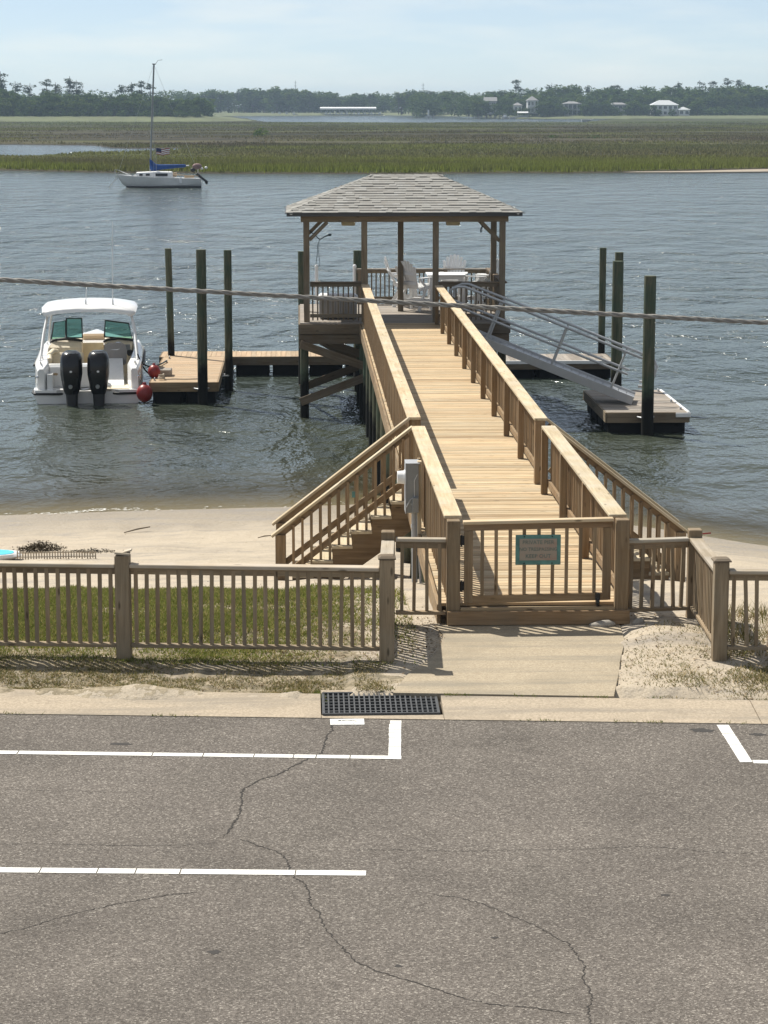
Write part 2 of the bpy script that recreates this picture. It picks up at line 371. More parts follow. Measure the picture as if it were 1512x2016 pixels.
def gz(x, y):
    s = shore(x)
    if y < 20.9: return 1.95
    n = noise.noise(Vector((x*0.9, y*0.9, 0)))*0.03+noise.noise(Vector((x*3.1, y*3.1, 4)))*0.012
    if y < 26.0:
        z = 2.10+lerp(y, [(20.9, -0.05), (22.5, 0.03), (24.5, 0.02), (26, -0.06)])
        n2 = noise.noise(Vector((x*6, y*6, 9)))*0.016
        z += n+n2
        if not 0.05 < x < 3.0: z += (0.085+2.6*n)*math.exp(-((y-back(x)+.03)/0.15)**2)
        z += 0.12*math.exp(-((x-3.85)/0.42)**2-((y-23.35)/0.7)**2)*(1+3*n2)
        if 0.5 < x < 3.9 and 21.15 < y < 24.0: z = max(z, 2.136+n2*.6)
        if 0.6 < x < 3.6 and y < 24.2: z = min(z, 2.105)if inpoly(x, y, PAD) else z
        return z
    if y < s:
        t = (y-26)/(s-26)
        return lerp(t, [(0, 2.04), (0.12, 1.7), (0.3, 1.12), (0.6, 0.52), (0.85, 0.14), (1, 0.0)])+(n*1.3+.02*noise.noise(Vector((x*2.2, y*1.4, 7)))+.012*noise.noise(Vector((x*5, y*3.3, 17))))*min(1, (s-y)/3)
    d = y-s
    return lerp(d, [(0, 0), (2, -0.16), (10, -0.9), (25, -2.0), (60, -3.5)])
def axis(*segs):
    out = []
    for a, b, st in segs: out += list(np.arange(a, b-1e-6, st))
    out.append(segs[-1][1]); return [float(v) for v in out]
XS = axis((-400, -60, 60), (-60, -10, 5), (-10, -5, 0.5), (-5, 7, 0.11), (7, 12, 0.5), (12, 60, 6), (60, 400, 60))
ground = grid('ground', XS, axis((-60, 20, 20), (20, 20.8, 0.4), (20.8, 27, 0.09), (27, 46, 0.17), (46, 60, 1), (60, 130, 7)), gz, M['sand'])
# --- road
rb = MB(); xs = axis((-80, -8, 12), (-8, 8, 1), (8, 80, 12))
vs_ = []
for x in xs: vs_ += [(x, -40, 2.05), (x, 6, 2.05), (x, edge(x), 2.05)]
rb.add(vs_, [(3*i+j, 3*i+3+j, 3*i+4+j, 3*i+1+j) for i in range(len(xs)-1) for j in range(2)])
road = tag(rb.build('road', M['asphalt']), kind='structure')
def paint():
    k = NT('road_paint'); p = worldpos(k)
    a = k.noise(p, 90, 3, 0.7)
    c = k.ramp(a, [(0.30, (0.42, 0.40, 0.36)), (0.46, (0.78, 0.77, 0.72))])
    c = k.mix(k.ramp(k.mth('ADD', k.noise(p, 240, 2, 0.6), k.mth('MULTIPLY', k.noise(p, 7, 4, 0.6), 0.55)), [(0.90, 0.0), (0.98, 1.0)]), c, (0.16, 0.14, 0.12))
    return k.done(c, 0.7, k.bump(a, 0.3, 0.003))
M['paint'] = paint()
def stripe(p0, p1, wd, cuts):
    """painted stripe broken by the cracks that cross it; cuts are fractions of its length"""
    p0 = Vector(p0); p1 = Vector(p1); d = p1-p0; n = Vector((-d.y, d.x)).normalized()*wd/2
    m = MB(); fr = [0]+cuts+[1]; g = 0.005/d.length
    for a, b in zip(fr, fr[1:]):
        sk = random.uniform(-0.006, 0.006)/d.length
        a2, b2 = a+(g if a > 0 else 0), b-(g if b < 1 else 0)
        nn = max(2, int((b2-a2)*d.length/0.1)); L = []; Rr = []
        for i in range(nn+1):
            t = a2+(b2-a2)*i/nn; q = p0+d*t; j = random.uniform(-.0025, .0025)
            L.append((q.x+n.x*(1+j*10), q.y+n.y*(1+j*10), 2.054)); Rr.append((q.x-n.x*(1-j*10)+sk, q.y-n.y*(1-j*10), 2.054))
        m.add(L+Rr, [(nn+1+i, nn+2+i, i+1, i) for i in range(nn)])
    return m.build('painted_line', M['paint'], road)
stripe((-9, 20.0), (0.855, 19.17), 0.10, [0.10, 0.22, 0.31, 0.40, 0.53, 0.66, 0.78, 0.825, 0.87, 0.905, 0.925, 0.955])
stripe((0.855, 20.38), (0.80, 19.222), 0.108, [0.10, 0.2, 0.27, 0.36, 0.45, 0.5, 0.62, 0.75])
stripe((-9, 16.75), (0.46, 16.15), 0.11, [0.2, 0.35, 0.5, 0.66, 0.7, 0.745, 0.79, 0.82, 0.855, 0.945])
stripe((3.84, 20.12), (3.825, 18.92), 0.11, [0.24, 0.31, 0.55])
stripe((3.885, 18.93), (9, 18.52), 0.10, [0.1, 0.24, 0.5, 0.7])
M['crack'] = plain('crack_tar', (0.032, 0.028, 0.024), 0.95, 0, 0.2)
def crack(pts, w0, w1):
    dense = []
    for a, b in zip(pts, pts[1:]):
        a = Vector(a); b = Vector(b); n = max(2, int((b-a).length/0.022)); pr = Vector((-(b-a).y, (b-a).x)).normalized()
        for i in range(n):
            q = a+(b-a)*(i/n); dense.append(q+pr*random.uniform(-0.012, 0.012))
    dense.append(Vector(pts[-1])); m = MB(); L = []; Q = []; N = len(dense)
    for i, q in enumerate(dense):
        d = (dense[min(i+1, N-1)]-dense[max(i-1, 0)]).normalized(); pr = Vector((-d.y, d.x))
        ww = 0.8*random.uniform(w0, w1)*min(1, (i+1)/6, (N-i)/6)*(1 if random.random() > 0.12 else 0.25)/2
        L.append((q.x+pr.x*ww, q.y+pr.y*ww, 2.0525)); Q.append((q.x-pr.x*ww, q.y-pr.y*ww, 2.0525))
    m.add(L+Q, [(N+i, N+i+1, i+1, i) for i in range(N-1)])
    return m.build('crack', M['crack'], road)
crack([(0.26, 20.45), (0.26, 20.3), (0.27, 20.09), (0.22, 19.88), (0.2, 19.68), (0.16, 19.34), (0.1, 19.23), (0.02, 19.12), (-0.11, 18.9), (-0.22, 18.68), (-0.33, 18.59), (-0.41, 18.46), (-0.49, 18.32), (-0.51, 18.18), (-0.5, 17.79), (-0.52, 17.53), (-0.57, 17.27), (-0.62, 17.02)], 0.010, 0.026)
crack([(-0.61, 16.89), (-0.85, 16.87), (-1.16, 16.85), (-1.55, 16.88), (-1.94, 16.92), (-3.5, 16.96)], 0.003, 0.009)
crack([(-0.5, 17.01), (-0.38, 16.86), (-0.22, 16.7), (-0.14, 16.54), (-0.1, 16.28), (-0.07, 16.08), (0.01, 15.94), (0.04, 15.72), (0.05, 15.46), (0.11, 15.33), (0.12, 15.18), (0.15, 15.0), (0.23, 14.75), (0.29, 14.54), (0.34, 14.4), (0.47, 14.22), (0.66, 14.05), (0.82, 13.92), (1.0, 13.74), (1.19, 13.62), (1.44, 13.56), (1.71, 13.44)], 0.006, 0.017)
crack([(0.9, 15.67), (1.1, 15.62), (1.27, 15.46), (1.43, 15.25), (1.59, 15.04), (1.69, 14.84), (1.79, 14.65), (1.82, 14.46), (1.85, 14.27), (1.81, 14.01), (1.83, 13.84), (1.83, 13.71), (1.78, 13.54), (1.72, 12.0)], 0.005, 0.014)
crack([(0.36, 16.69), (0.78, 16.68), (1.17, 16.63), (1.56, 16.64), (2.14, 16.65), (2.57, 16.7), (2.73, 16.67), (3.02, 16.57), (3.24, 16.51), (5, 16.52)], 0.003, 0.009)
crack([(-4, 13.9), (-2.21, 14.91), (-2.08, 15.0), (-1.89, 15.12), (-1.76, 15.25), (-1.57, 15.41), (-1.29, 15.58), (-0.98, 15.73), (-0.73, 15.8)], 0.005, 0.012)
crack([(-4, 18.5), (-2.68, 18.39), (-2.09, 18.31), (-1.66, 18.26), (-1.24, 18.22)], 0.002, 0.006)
crack([(0.5, 16.1), (0.9, 16.07), (1.4, 16.1)], 0.001, 0.005)
M['oil'] = plain('oil_stain', (0.04, 0.036, 0.032), 0.9, 0, 0.3)
for cx, cy, rx, ry in ((3.62, 19.95, 0.12, 0.07), (4.1, 19.8, 0.08, 0.05), (0.62, 14.3, 0.03, 0.03), (-0.6, 14.6, 0.05, 0.04), (2.6, 15.6, 0.035, 0.03), (-1.6, 19.7, 0.1, 0.05), (1.3, 14.8, 0.03, 0.02)):
    m = MB(); pts = [(cx+rx*math.cos(t*0.4488)*random.uniform(.6, 1.2), cy+ry*math.sin(t*0.4488)*random.uniform(.6, 1.2), 2.0515) for t in range(14)]
    m.add(pts, [tuple(range(14))]); m.build('oil_spot', M['oil'], road)
# --- gutter: concrete slabs, storm grate, apron
def slab(x0, x1, f0, f1, name='slab', parent=None, z0=2.058, z1=2.125):
    m = MB(); n = max(1, int((x1-x0)/0.5)); v = []
    for i in range(n+1):
        x = x0+(x1-x0)*i/n; v += [(x, f0(x), z0-0.2), (x, f0(x), z0), (x, f1(x), z1), (x, f1(x), z1-0.2)]
    f = [(4*i+j, 4*i+4+j, 4*i+5+j, 4*i+1+j) for i in range(n) for j in range(3)]+[(0, 1, 2, 3), (4*n+3, 4*n+2, 4*n+1, 4*n)]
    m.add(v, f); return m.build(name, M['gutter'], parent)
gut = tag(slab(-80, -9.01, edge, back, 'gutter'), kind='structure')
for a, b in ((-9, -6.01), (-6, -3.01), (-3, 0.17), (1.31, 4.2), (4.21, 7.2), (7.21, 10), (10.01, 80)): slab(a, b, edge, back, 'slab', gut)
slab(0.175, 1.305, lambda x: edge(x), lambda x: 20.555-0.03*(x-.73), 'slab', gut, 2.058, 2.062)
slab(0.175, 1.305, lambda x: 21.165-0.03*(x-.73), lambda x: 21.25-.03*x, 'slab', gut, 2.108, 2.125)
pm = MB(); n = len(PAD); pm.prism(PAD[::-1], 1.95, 2.135)
apron = tag(pm.build('apron', M['pad']), kind='structure')
gr = empty('storm_grate', (0.73, 20.86, 2.05), 'black cast iron storm drain grate set in the concrete gutter', 'grate')
M['iron'] = plain('cast_iron', (0.075, 0.078, 0.082), 0.6, 0.3, 0.25, 20)
pit = MB(); pit.add([(-.55, -.30, -.02), (.55, -.30, -.02), (.55, .30, .03), (-.55, .30, .03), (-.55, -.30, -.7), (.55, -.30, -.7), (.55, .30, -.7), (-.55, .30, -.7)], [(0, 1, 5, 4), (1, 2, 6, 5), (2, 3, 7, 6), (3, 0, 4, 7), (4, 5, 6, 7)])
pit.build('drain_pit', M['blackfl'], gr)
def gzz(y): return 0.012+(y+0.31)*0.068
fm = MB()
for y in (-.305, .30): fm.box((0, y, gzz(y)), (1.08, .025, .04))
for x in (-.535, .535): fm.box((x, 0, gzz(0)), (.025, .62, .03), Matrix.Rotation(math.atan(.068), 3, 'X'))
fm.build('frame', M['iron'], gr)
for i in range(1, 22):
    x = -.535+1.07*i/22; m_ = Matrix.Rotation(math.atan(.068), 3, 'X')
    if i == 1: bme = MB().box((0, 0, 0), (.014, .60, .03), m_).mesh('bar'); bme.materials.append(M['iron'])
    ob('bar', bme, None, gr, (x, 0, gzz(0)))
for j in range(1, 7):
    y = -.305+.605*j/7
    if j == 1: bme = MB().box((0, 0, 0), (1.06, .02, .026)).mesh('crossbar'); bme.materials.append(M['iron'])
    ob('crossbar', bme, None, gr, (0, y, gzz(y)-.001))
# storm-drain marker plate
mk = empty('drain_marker', (0.41, 20.345, 2.05), 'white storm drain marker plate with a dark fish emblem on the asphalt', 'marker')
MB().cbox((0, 0, .004), (.315, .20, .008), .003).build('plate', M['paint'], mk)
M['ink'] = plain('marker_ink', (0.05, 0.06, 0.06), 0.7)
em = MB()
def arc(pts, wd, z=.0095):
    n = len(pts); L = []; Q = []
    for i, p in enumerate(pts):
        d = (Vector(pts[min(i+1, n-1)])-Vector(pts[max(i-1, 0)])).normalized(); ww = wd*(0.35+0.65*math.sin(math.pi*(i+.5)/n))
        L.append((p[0]-d.y*ww, p[1]+d.x*ww, z)); Q.append((p[0]+d.y*ww, p[1]-d.x*ww, z))
    em.add(L+Q, [(n+i, n+i+1, i+1, i) for i in range(n-1)])
arc([(-.05+.10*t/8, .035+.02*math.sin(math.pi*t/8)) for t in range(9)], .006)
arc([(-.05+.10*t/8, .033-.016*math.sin(math.pi*t/8)) for t in range(9)], .005)
arc([(-.09, .05), (-.07, .045), (-.055, .035)], .008); arc([(-.09, .012), (-.07, .02), (-.055, .03)], .008)
arc([(.05, .03), (.07, .018), (.085, .0)], .009)
em.build('emblem', M['ink'], mk)
def text(body, size, mat, parent, loc, rot, name='lettering', depth=0.0015):
    cu = bpy.data.curves.new(name, 'FONT'); cu.body = body; cu.size = size; cu.align_x = 'CENTER'; cu.align_y = 'CENTER'; cu.extrude = depth
    cu.resolution_u = 2
    o = bpy.data.objects.new('tmp', cu); COL.objects.link(o)
    dg = bpy.context.evaluated_depsgraph_get(); me = bpy.data.meshes.new_from_object(o.evaluated_get(dg))
    bpy.data.objects.remove(o); me.materials.clear(); me.materials.append(mat)
    q = ob(name, me, None, parent, loc, rot); return q
tk = MB()
for zz, n_ in ((-.045, 17), (-.075, 11)):
    for i in range(n_): tk.box(((i-(n_-1)/2)*.014, zz, .0085), (random.uniform(.004, .010), random.uniform(.008, .014), .002))
tk.build('fine_print', M['ink'], mk)
# --- water
def water():
    k = NT('water'); p = worldpos(k)
    sx = k.n('SeparateXYZ'); k.l(p, sx.inputs[0])
    n1 = k.noise(k.mapv(p, (1.7, 1.0, 1)), 0.22, 5.5, 0.58, 0.2)
    n3 = k.noise(k.mapv(p, (1.2, 1.0, 1)), 3.2, 3, 0.6)
    n4 = k.noise(k.mapv(p, (0.35, 1, 1)), 0.035, 3, 0.55)
    h = k.mth('ADD', n1, k.mth('MULTIPLY', n3, 0.05))
    calm = k.ramp(k.mth('DIVIDE', k.mth('SUBTRACT', sx.outputs[1], 38.0), 60.0), [(0.05, 0.10), (0.28, 0.42), (0.6, 0.85), (0.95, 1.0)])
    gust = k.ramp(n4, [(0.35, 0.7), (0.65, 1.15)])
    hh = k.mth('MULTIPLY', h, k.mth('MULTIPLY', calm, gust))
    at = k.n('Attribute', attribute_name='depth')
    dp = at.outputs['Fac']
    col = k.ramp(k.mth('MULTIPLY', dp, 0.25), [(0.0, (0.085, 0.075, 0.040)), (0.12, (0.052, 0.058, 0.038)), (0.6, (0.040, 0.055, 0.049))])
    k.l(col, k.p.inputs['Base Color']); k.p.inputs['Roughness'].default_value = 0.13; k.p.inputs['IOR'].default_value = 1.333
    k.l(k.bump(hh, 1.0, 2.5), k.p.inputs['Normal'])
    tr = k.n('BsdfTransparent'); tr.inputs[0].default_value = (0.85, 0.82, 0.68, 1)
    ms = k.n('MixShader'); k.l(k.ramp(dp, [(0.0, 0.25), (0.35, 0.88), (0.9, 1.0)]), ms.inputs[0])
    k.l(tr.outputs[0], ms.inputs[1]); k.l(k.p.outputs[0], ms.inputs[2]); k.l(ms.outputs[0], k.out.inputs['Surface'])
    return k.m
M['water'] = water()
watr = grid('water', axis((-2600, -200, 400), (-200, -40, 20), (-40, -10, 3), (-10, 14, 0.5), (14, 40, 3), (40, 200, 20), (200, 2600, 400)),
            axis((34, 48, 0.25), (48, 80, 1), (80, 240, 16), (240, 700, 46), (700, 4400, 370)), lambda x, y: 0.0, M['water'], None,
            ('depth', lambda x, y, z: -gz(x, y) if y < 70 else 3.0))
# foam where ripples break on the sand
fo = []
for i in range(520):
    x = random.uniform(-5.6, 1.0); wgt = math.exp(-((x+3.9)/0.9)**2)+0.35*math.exp(-((x-0.3)/0.5)**2)+.05
    if random.random() > wgt: continue
    y = shore(x)-0.05+random.gauss(0, 0.07)+0.12*math.sin(x*3); r = random.uniform(.008, .026); a = random.uniform(0, 3)
    fo.append([(x-r*1.7, y, .03), (x+r*1.7, y-r*.4, .03+r*.2), (x+r, y+r*.6, .03+r*.25)])
M['foam'] = plain('sea_foam', (0.75, 0.75, 0.72), 0.8)
tag(tris('foam', np.array(fo), M['foam']), 'white foam where ripples break on the sand', 'foam', kind='stuff')
# --- marsh
def bankY(x): return lerp(x, [(-300, 330), (-60, 283), (-35, 270), (-20, 259), (0, 256), (10, 255), (35, 258), (55, 271), (120, 300), (300, 340)])
def creek(x, y):
    if x > -8: return -9
    c = lerp(x, [(-300, 430), (-56, 392), (-30, 380), (-20, 388), (-8, 400)]); hw = lerp(x, [(-300, 70), (-56, 50), (-38, 46), (-32, 22), (-27, 18), (-20, 14), (-8, 1)])
    return hw-abs(y-c)
def farY(x): return lerp(x, [(-300, 1400), (-40, 1400), (-12, 950), (60, 930), (120, 960), (160, 1180), (400, 1300)])
def marsh_in(x, y):
    n = noise.noise(Vector((x*.09, y*.05, 1)))*5+noise.noise(Vector((x*.35, y*.2, 2)))*1.6
    return min(y-bankY(x)+n*0.5, -creek(x, y)+n, farY(x)-y+n*3)
def mz(x, y):
    b = max(-0.8, min(0.28, marsh_in(x, y)*0.25))
    return b+(0.28*noise.noise(Vector((x*.012, y*.045, 3)))+.1*noise.noise(Vector((x*.03, y*.12, 6))) if b > .2 and y > 300 else 0)
def marsh_col(k, p):
    sx = k.n('SeparateXYZ'); k.l(p, sx.inputs[0]); y = sx.outputs[1]
    n1 = k.noise(k.mapv(p, (0.012, 0.02, 0)), 1.0, 4, 0.6); n2 = k.noise(k.mapv(p, (0.016, 0.02, 0)), 1.0, 5, 0.6)
    yy = k.mth('ADD', k.mth('DIVIDE', k.mth('SUBTRACT', y, 250.0), 700.0), k.mth('MULTIPLY', k.mth('SUBTRACT', n1, 0.5), 0.16))
    c = k.ramp(yy, [(0.0, (0.15, 0.175, 0.034)), (0.07, (0.17, 0.185, 0.045)), (0.13, (0.145, 0.135, 0.066)), (0.2, (0.13, 0.14, 0.055)), (0.30, (0.145, 0.128, 0.075)), (0.45, (0.12, 0.112, 0.058)), (0.62, (0.118, 0.115, 0.055)), (0.8, (0.13, 0.145, 0.06)), (1.0, (0.14, 0.17, 0.07))])
    c = k.mix(k.ramp(n2, [(0.5, 0.0), (0.62, 0.8)]), c, (0.17, 0.185, 0.05))
    c = k.mix(k.ramp(n2, [(0.34, 0.75), (0.46, 0.0)]), c, (0.10, 0.076, 0.06))
    c = k.mix(k.ramp(k.noise(k.mapv(p, (0.02, 0.10, 0)), 1.0, 4, 0.65), [(0.5, 0.0), (0.7, 0.6)]), c, (0.07, 0.062, 0.036))
    return c
def marsh_mat():
    k = NT('marsh_mud'); p = worldpos(k)
    c = marsh_col(k, p); sx = k.n('SeparateXYZ'); k.l(p, sx.inputs[0])
    t1 = k.noise(k.mapv(p, (0.22, 0.05, 0)), 1.0, 5, 0.7); t2 = k.noise(k.mapv(p, (0.008, 0.035, 0)), 1.0, 4, 0.6)
    c = k.mix(1.0, c, k.ramp(t1, [(0.3, 0.26), (0.7, 0.58)]), 'MULTIPLY')
    c = k.mix(1.0, c, k.ramp(t2, [(0.36, 0.55), (0.62, 1.2)]), 'MULTIPLY')
    c = k.mix(k.ramp(sx.outputs[2], [(0.05, 1.0), (0.25, 0.0)]), c, (0.05, 0.042, 0.03))
    return k.done(c, 0.95, k.bump(k.noise(k.mapv(p, (1, .3, 1)), 0.6, 5, 0.7), 0.6, 0.35), spec=0.1)
def blades_mat():
    k = NT('marsh_grass'); p = worldpos(k); c = marsh_col(k, p)
    g = k.n('NewGeometry'); c = k.mix(1.0, c, k.ramp(g.outputs['Random Per Island'], [(0, 0.62), (1, 1.35)]), 'MULTIPLY')
    df = k.n('BsdfDiffuse'); tl = k.n('BsdfTranslucent'); k.l(c, df.inputs[0]); k.l(c, tl.inputs[0])
    ms = k.n('MixShader'); ms.inputs[0].default_value = 0.5; k.l(df.outputs[0], ms.inputs[1]); k.l(tl.outputs[0], ms.inputs[2])
    k.l(ms.outputs[0], k.out.inputs['Surface']); return k.m
marsh = grid('marsh', axis((-420, -110, 14), (-110, 150, 2.2), (150, 420, 17)), axis((244, 300, 1.4), (300, 460, 3.0), (460, 980, 6), (980, 1400, 40)), mz, marsh_mat())
def blades(n, xr, yr, hh, ww, f):
    out = []
    for _ in range(n):
        y = yr[0]+(yr[1]-yr[0])*random.random(); x = random.uniform(xr[0](y), xr[1](y))
        m = f(x, y)
        if m < 0.5: continue
        h = random.uniform(*hh)*(0.55 if (-60 < x < -10 and 300 < y < 345) else 1); wv = random.uniform(*ww); a = random.uniform(-.9, .9); z = mz(x, y)-.05
        lx, ly = random.gauss(0, .18)*h, random.gauss(0, .18)*h
        out.append([(x-wv*math.cos(a), y-wv*math.sin(a), z), (x+wv*math.cos(a), y+wv*math.sin(a), z), (x+lx, y+ly, z+h)])
    return out
xl = lambda y: -0.152*y-6; xr_ = lambda y: 0.212*y+6
B = blades(90000, (xl, xr_), (252, 300), (.35, .8), (.03, .08), marsh_in)+blades(46000, (xl, xr_), (296, 420), (.2, .5), (.07, .16), marsh_in)+blades(150000, (xl, xr_), (400, 935), (.22, .5), (.10, .22), lambda x, y: marsh_in(x, y) if noise.noise(Vector((x*.014, y*.03, 8)))+.4*noise.noise(Vector((x*.06, y*.1, 9))) > random.uniform(-.25, .35) else -1)
M['marshgrass'] = blades_mat()
tag(tris('marsh_grass', np.array(B), M['marshgrass']), 'green and brown cordgrass covering the salt marsh across the water', 'marsh grass', kind='stuff')
# sand bar along the marsh edge
sb = MB(); ring = [(36, 256.6), (44, 256.5), (52, 258.5), (62, 264), (90, 276), (140, 300), (140, 310), (90, 286), (62, 273), (52, 267), (44, 261), (38, 259)]
sb.prism(ring, -.3, .12); tag(sb.build('sandbar', M['sand']), kind='structure')
# ================================================================ PIER
D = 2.35; CAPZ = 3.295
PO = (2.48, 24.0, D)
pier = empty('pier', PO, 'long wooden pier with plank walkway and picket railings leading out over the water', 'pier')
n = int((56.05-24.05)/0.1452)
for i in range(n):
    y = 24.12+i*0.1452; dz = random.uniform(-.003, .001); e0, e1 = random.uniform(-.006, .006), random.uniform(-.006, .006)
    board('plank', (1.505, y, D-.017+dz+random.uniform(-.001, .001)), (3.455, y, D-.017+dz), 0.132, 0.034, M['deck'], pier, org=PO, b=0.003)
for x in (1.475, 3.485):
    for a, b in ((24.05, 30.4), (30.402, 36.8), (36.802, 43.2), (43.202, 49.6), (49.602, 56.0)):
        board('rim_board', (x, a, D-.145), (x, b, D-.145), .04, .26, M['rail'], pier, org=PO)
for y in np.arange(26.2, 56, 2.4):
    board('pile_cap', (1.5, y, D-.16), (3.46, y, D-.16), .09, .24, M['dark'], pier, org=PO)
    for x in (1.635, 3.32):
        zb = gz(x, y)-0.6
        m = MB(); j = random.uniform(-.02, .02); m.tube([(x-PO[0]+j, y-PO[1]+.16, zb-PO[2]), (x-PO[0], y-PO[1]+.16, (zb-PO[2]-.05)/2), (x-PO[0], y-PO[1]+.16, -.06)], [.13, .125, .115], 12)
        m.build('pile', M['pile'], pier, smooth=40)
for ya in np.arange(28.6, 54, 4.8):    # sway braces between bents
    if ya < 33: continue
    board('brace', (1.56, ya+.1, D-.35), (3.4, ya+.1, .55), .04, .18, M['dark'], pier, up=(0, 0, 1), org=PO)
far_bal = []
NB = {'n': 0}
def railing(parent, org, a, b, z0, side, posts, ztop=CAPZ, mat=M['rail'], capm=M['cap'], capw=.19, pitch=.125, capl=4.9, farlim=44.0, post_w=.09, caps=True):
    """straight level railing from a to b (xy); side = +1/-1 which side the balusters hang on (left normal positive)"""
    a = Vector(a); b = Vector(b); d = (b-a); L = d.length; u = d/L; nn = Vector((-u.y, u.x))*side
    o = Vector(org)
    fr = MB()
    ang = math.atan2(u.y, u.x); Rm = Matrix.Rotation(ang, 3, 'Z'); mid = (a+b)/2
    off = nn*0.012
    for zc in (ztop-.038-.045, z0+.155):
        fr.box((mid.x+off.x-o.x, mid.y+off.y-o.y, zc-o.z), (L, .036, .088), Rm)
    rl = fr.build('railing', mat, parent)
    if caps:
        k = max(1, round(L/capl))
        for i in range(k):
            p = a+d*(i/k)+u*(.0015 if i else 0); q = a+d*((i+1)/k)-u*(.0015 if i < k-1 else 0)
            board('cap_board', (p.x, p.y, ztop-.019), (q.x, q.y, ztop-.019), capw, .038, capm, rl, org=org, b=.005)
    for t in posts:
        p = a+d*t-nn*.052
        board('post', (p.x, p.y, z0+.005), (p.x, p.y, ztop-.04), post_w, post_w, mat, rl, up=(0, 1, 0), org=org, b=.005)
    nb = int(L/pitch)
    for i in range(nb):
        s = (i+.5)/nb*L; p = a+u*s+nn*.05; j = random.uniform(-.006, .006)
        if p.y > farlim:
            far_bal.append(((p.x, p.y), z0+.035, ztop-.045)); continue
        board('baluster', (p.x+j, p.y, z0+.035), (p.x+random.uniform(-.004, .004), p.y+j*.6, ztop-.045), .036, .036, mat, rl, up=(0, 1, 0), b=0, org=org)
    return rl
# posts measured along the walkway
S1 = [0.0+(i)/10 for i in range(0, 11)]
railing(pier, PO, (1.60, 31.95), (1.60, 56.05), D, 1, [.004]+S1[1:-1]+[.994], farlim=41.5)
railing(pier, PO, (3.38, 31.78), (3.38, 55.7), D, -1, S1[1:-1]+[.994], farlim=41.5)
railing(pier, PO, (1.63, 24.12), (1.61, 31.06), D, 1, [.34, .67, .993])
railing(pier, PO, (3.41, 24.12), (3.40, 31.02), D, -1, [.34, .67, .993])
board('corner_post', (3.37, 31.86, D), (3.37, 31.86, CAPZ-.04), .14, .14, M['rail'], pier, up=(0, 1, 0), org=PO)
board('corner_post', (1.62, 32.03, D), (1.62, 32.03, CAPZ-.04), .14, .14, M['rail'], pier, up=(0, 1, 0), org=PO)
for x in (1.625, 3.44):
    board('gate_post', (x, 23.99, 1.9), (x, 23.99, 3.27), .14, .14, M['rail'], pier, up=(0, 1, 0), org=PO, b=.007)
board('threshold_beam', (1.56, 23.89, 2.215), (3.52, 23.89, 2.215), .045, .15, M['rail'], pier, org=PO)
board('threshold_board', (1.70, 23.955, D-.05), (3.36, 23.955, D-.05), .08, .034, M['deck'], pier, org=PO)
fb = MB()
for (x, y), z0, z1 in far_bal: fb.box((x-PO[0], y-PO[1], (z0+z1)/2-PO[2]), (.036, .036, z1-z0))
tag(fb.build('far_balusters', M['rail'], pier), kind='stuff')
# ---------------------------------------------------------------- stairs
def stairs(side, label):
    """side -1: down to the left of the pier, +1: to the right"""
    x0 = 1.50 if side < 0 else 3.47; ya, yb = 31.02, 31.93; run, rise = .27, .211; nst = 6
    X = lambda t: x0+side*t
    org = (X(.9), (ya+yb)/2, 1.1)
    st = empty('staircase', org, label, 'stairs', 'stairs from the pier down to the beach')
    ztr = [2.27-.205*i for i in range(nst)]
    for i, z in enumerate(ztr):
        t0 = .0+run*i
        board('tread', (X(t0+.13), ya-.13, z-.02), (X(t0+.13), yb+.005, z-.02), .285, .04, M['cap'], st, org=org)
    for y in (ya-.11, yb-.06):
        poly = []
        for i, z in enumerate(ztr):
            poly += [(X(run*i), z-.041), (X(run*(i+1)-.012), z-.041)]
        poly += [(X(run*nst-.012), ztr[-1]-.3), (X(run*nst-.35), ztr[-1]-.3), (X(0), ztr[0]-.42)]
        m = MB(); poly = [(px-org[0], pz-org[2]) for px, pz in poly]
        m.prism_y(poly if side > 0 else poly, y-org[1], y+.04-org[1]); m.build('stringer', M['rail'], st)
    for y in (ya+.0, yb+.0):
        top = (X(.0), y, 3.262); bot = (X(1.87), y, 1.795)
        board('handrail', (X(-.03), y, 3.285), (X(1.91), y, 1.775), .13, .036, M['cap'], st, org=org)
        board('upper_rail', (X(.03), y, 3.19), (X(1.80), y, 1.79), .036, .085, M['rail'], st, org=org)
        board('lower_rail', (X(.05), y, 2.55), (X(1.80), y, 1.165), .036, .085, M['rail'], st, org=org)
        zb = gz(X(1.78), y)-.3
        board('newel_post', (X(1.79), y+.0, zb), (X(1.79), y+.0, 1.80), .14, .14, M['rail'], st, up=(0, 1, 0), org=org)
        for i in range(13):
            t = .10+i*.126; zt = 3.17-.7915*t; sgn = -1 if y == ya else 1
            board('baluster', (X(t), y+.037*sgn, 2.30-.7915*t+.02), (X(t), y+.037*sgn, zt+.04), .036, .036, M['rail'], st, up=(0, 1, 0), b=0, org=org)
    return st
stairs(-1, 'wooden stairs going down to the beach on the boat side of the pier')
stairs(1, 'wooden stairs going down to the beach on the gangway side of the pier')
# small green tag stapled to a baluster of the beach stairs
tg = MB(); tg.box((0, 0, 0), (.045, .004, .085)); tag(tg.build('tag_card', M['teal'], loc=(.72, 30.972, 2.36)), 'small green tag fixed to a baluster of the beach stairs', 'tag')
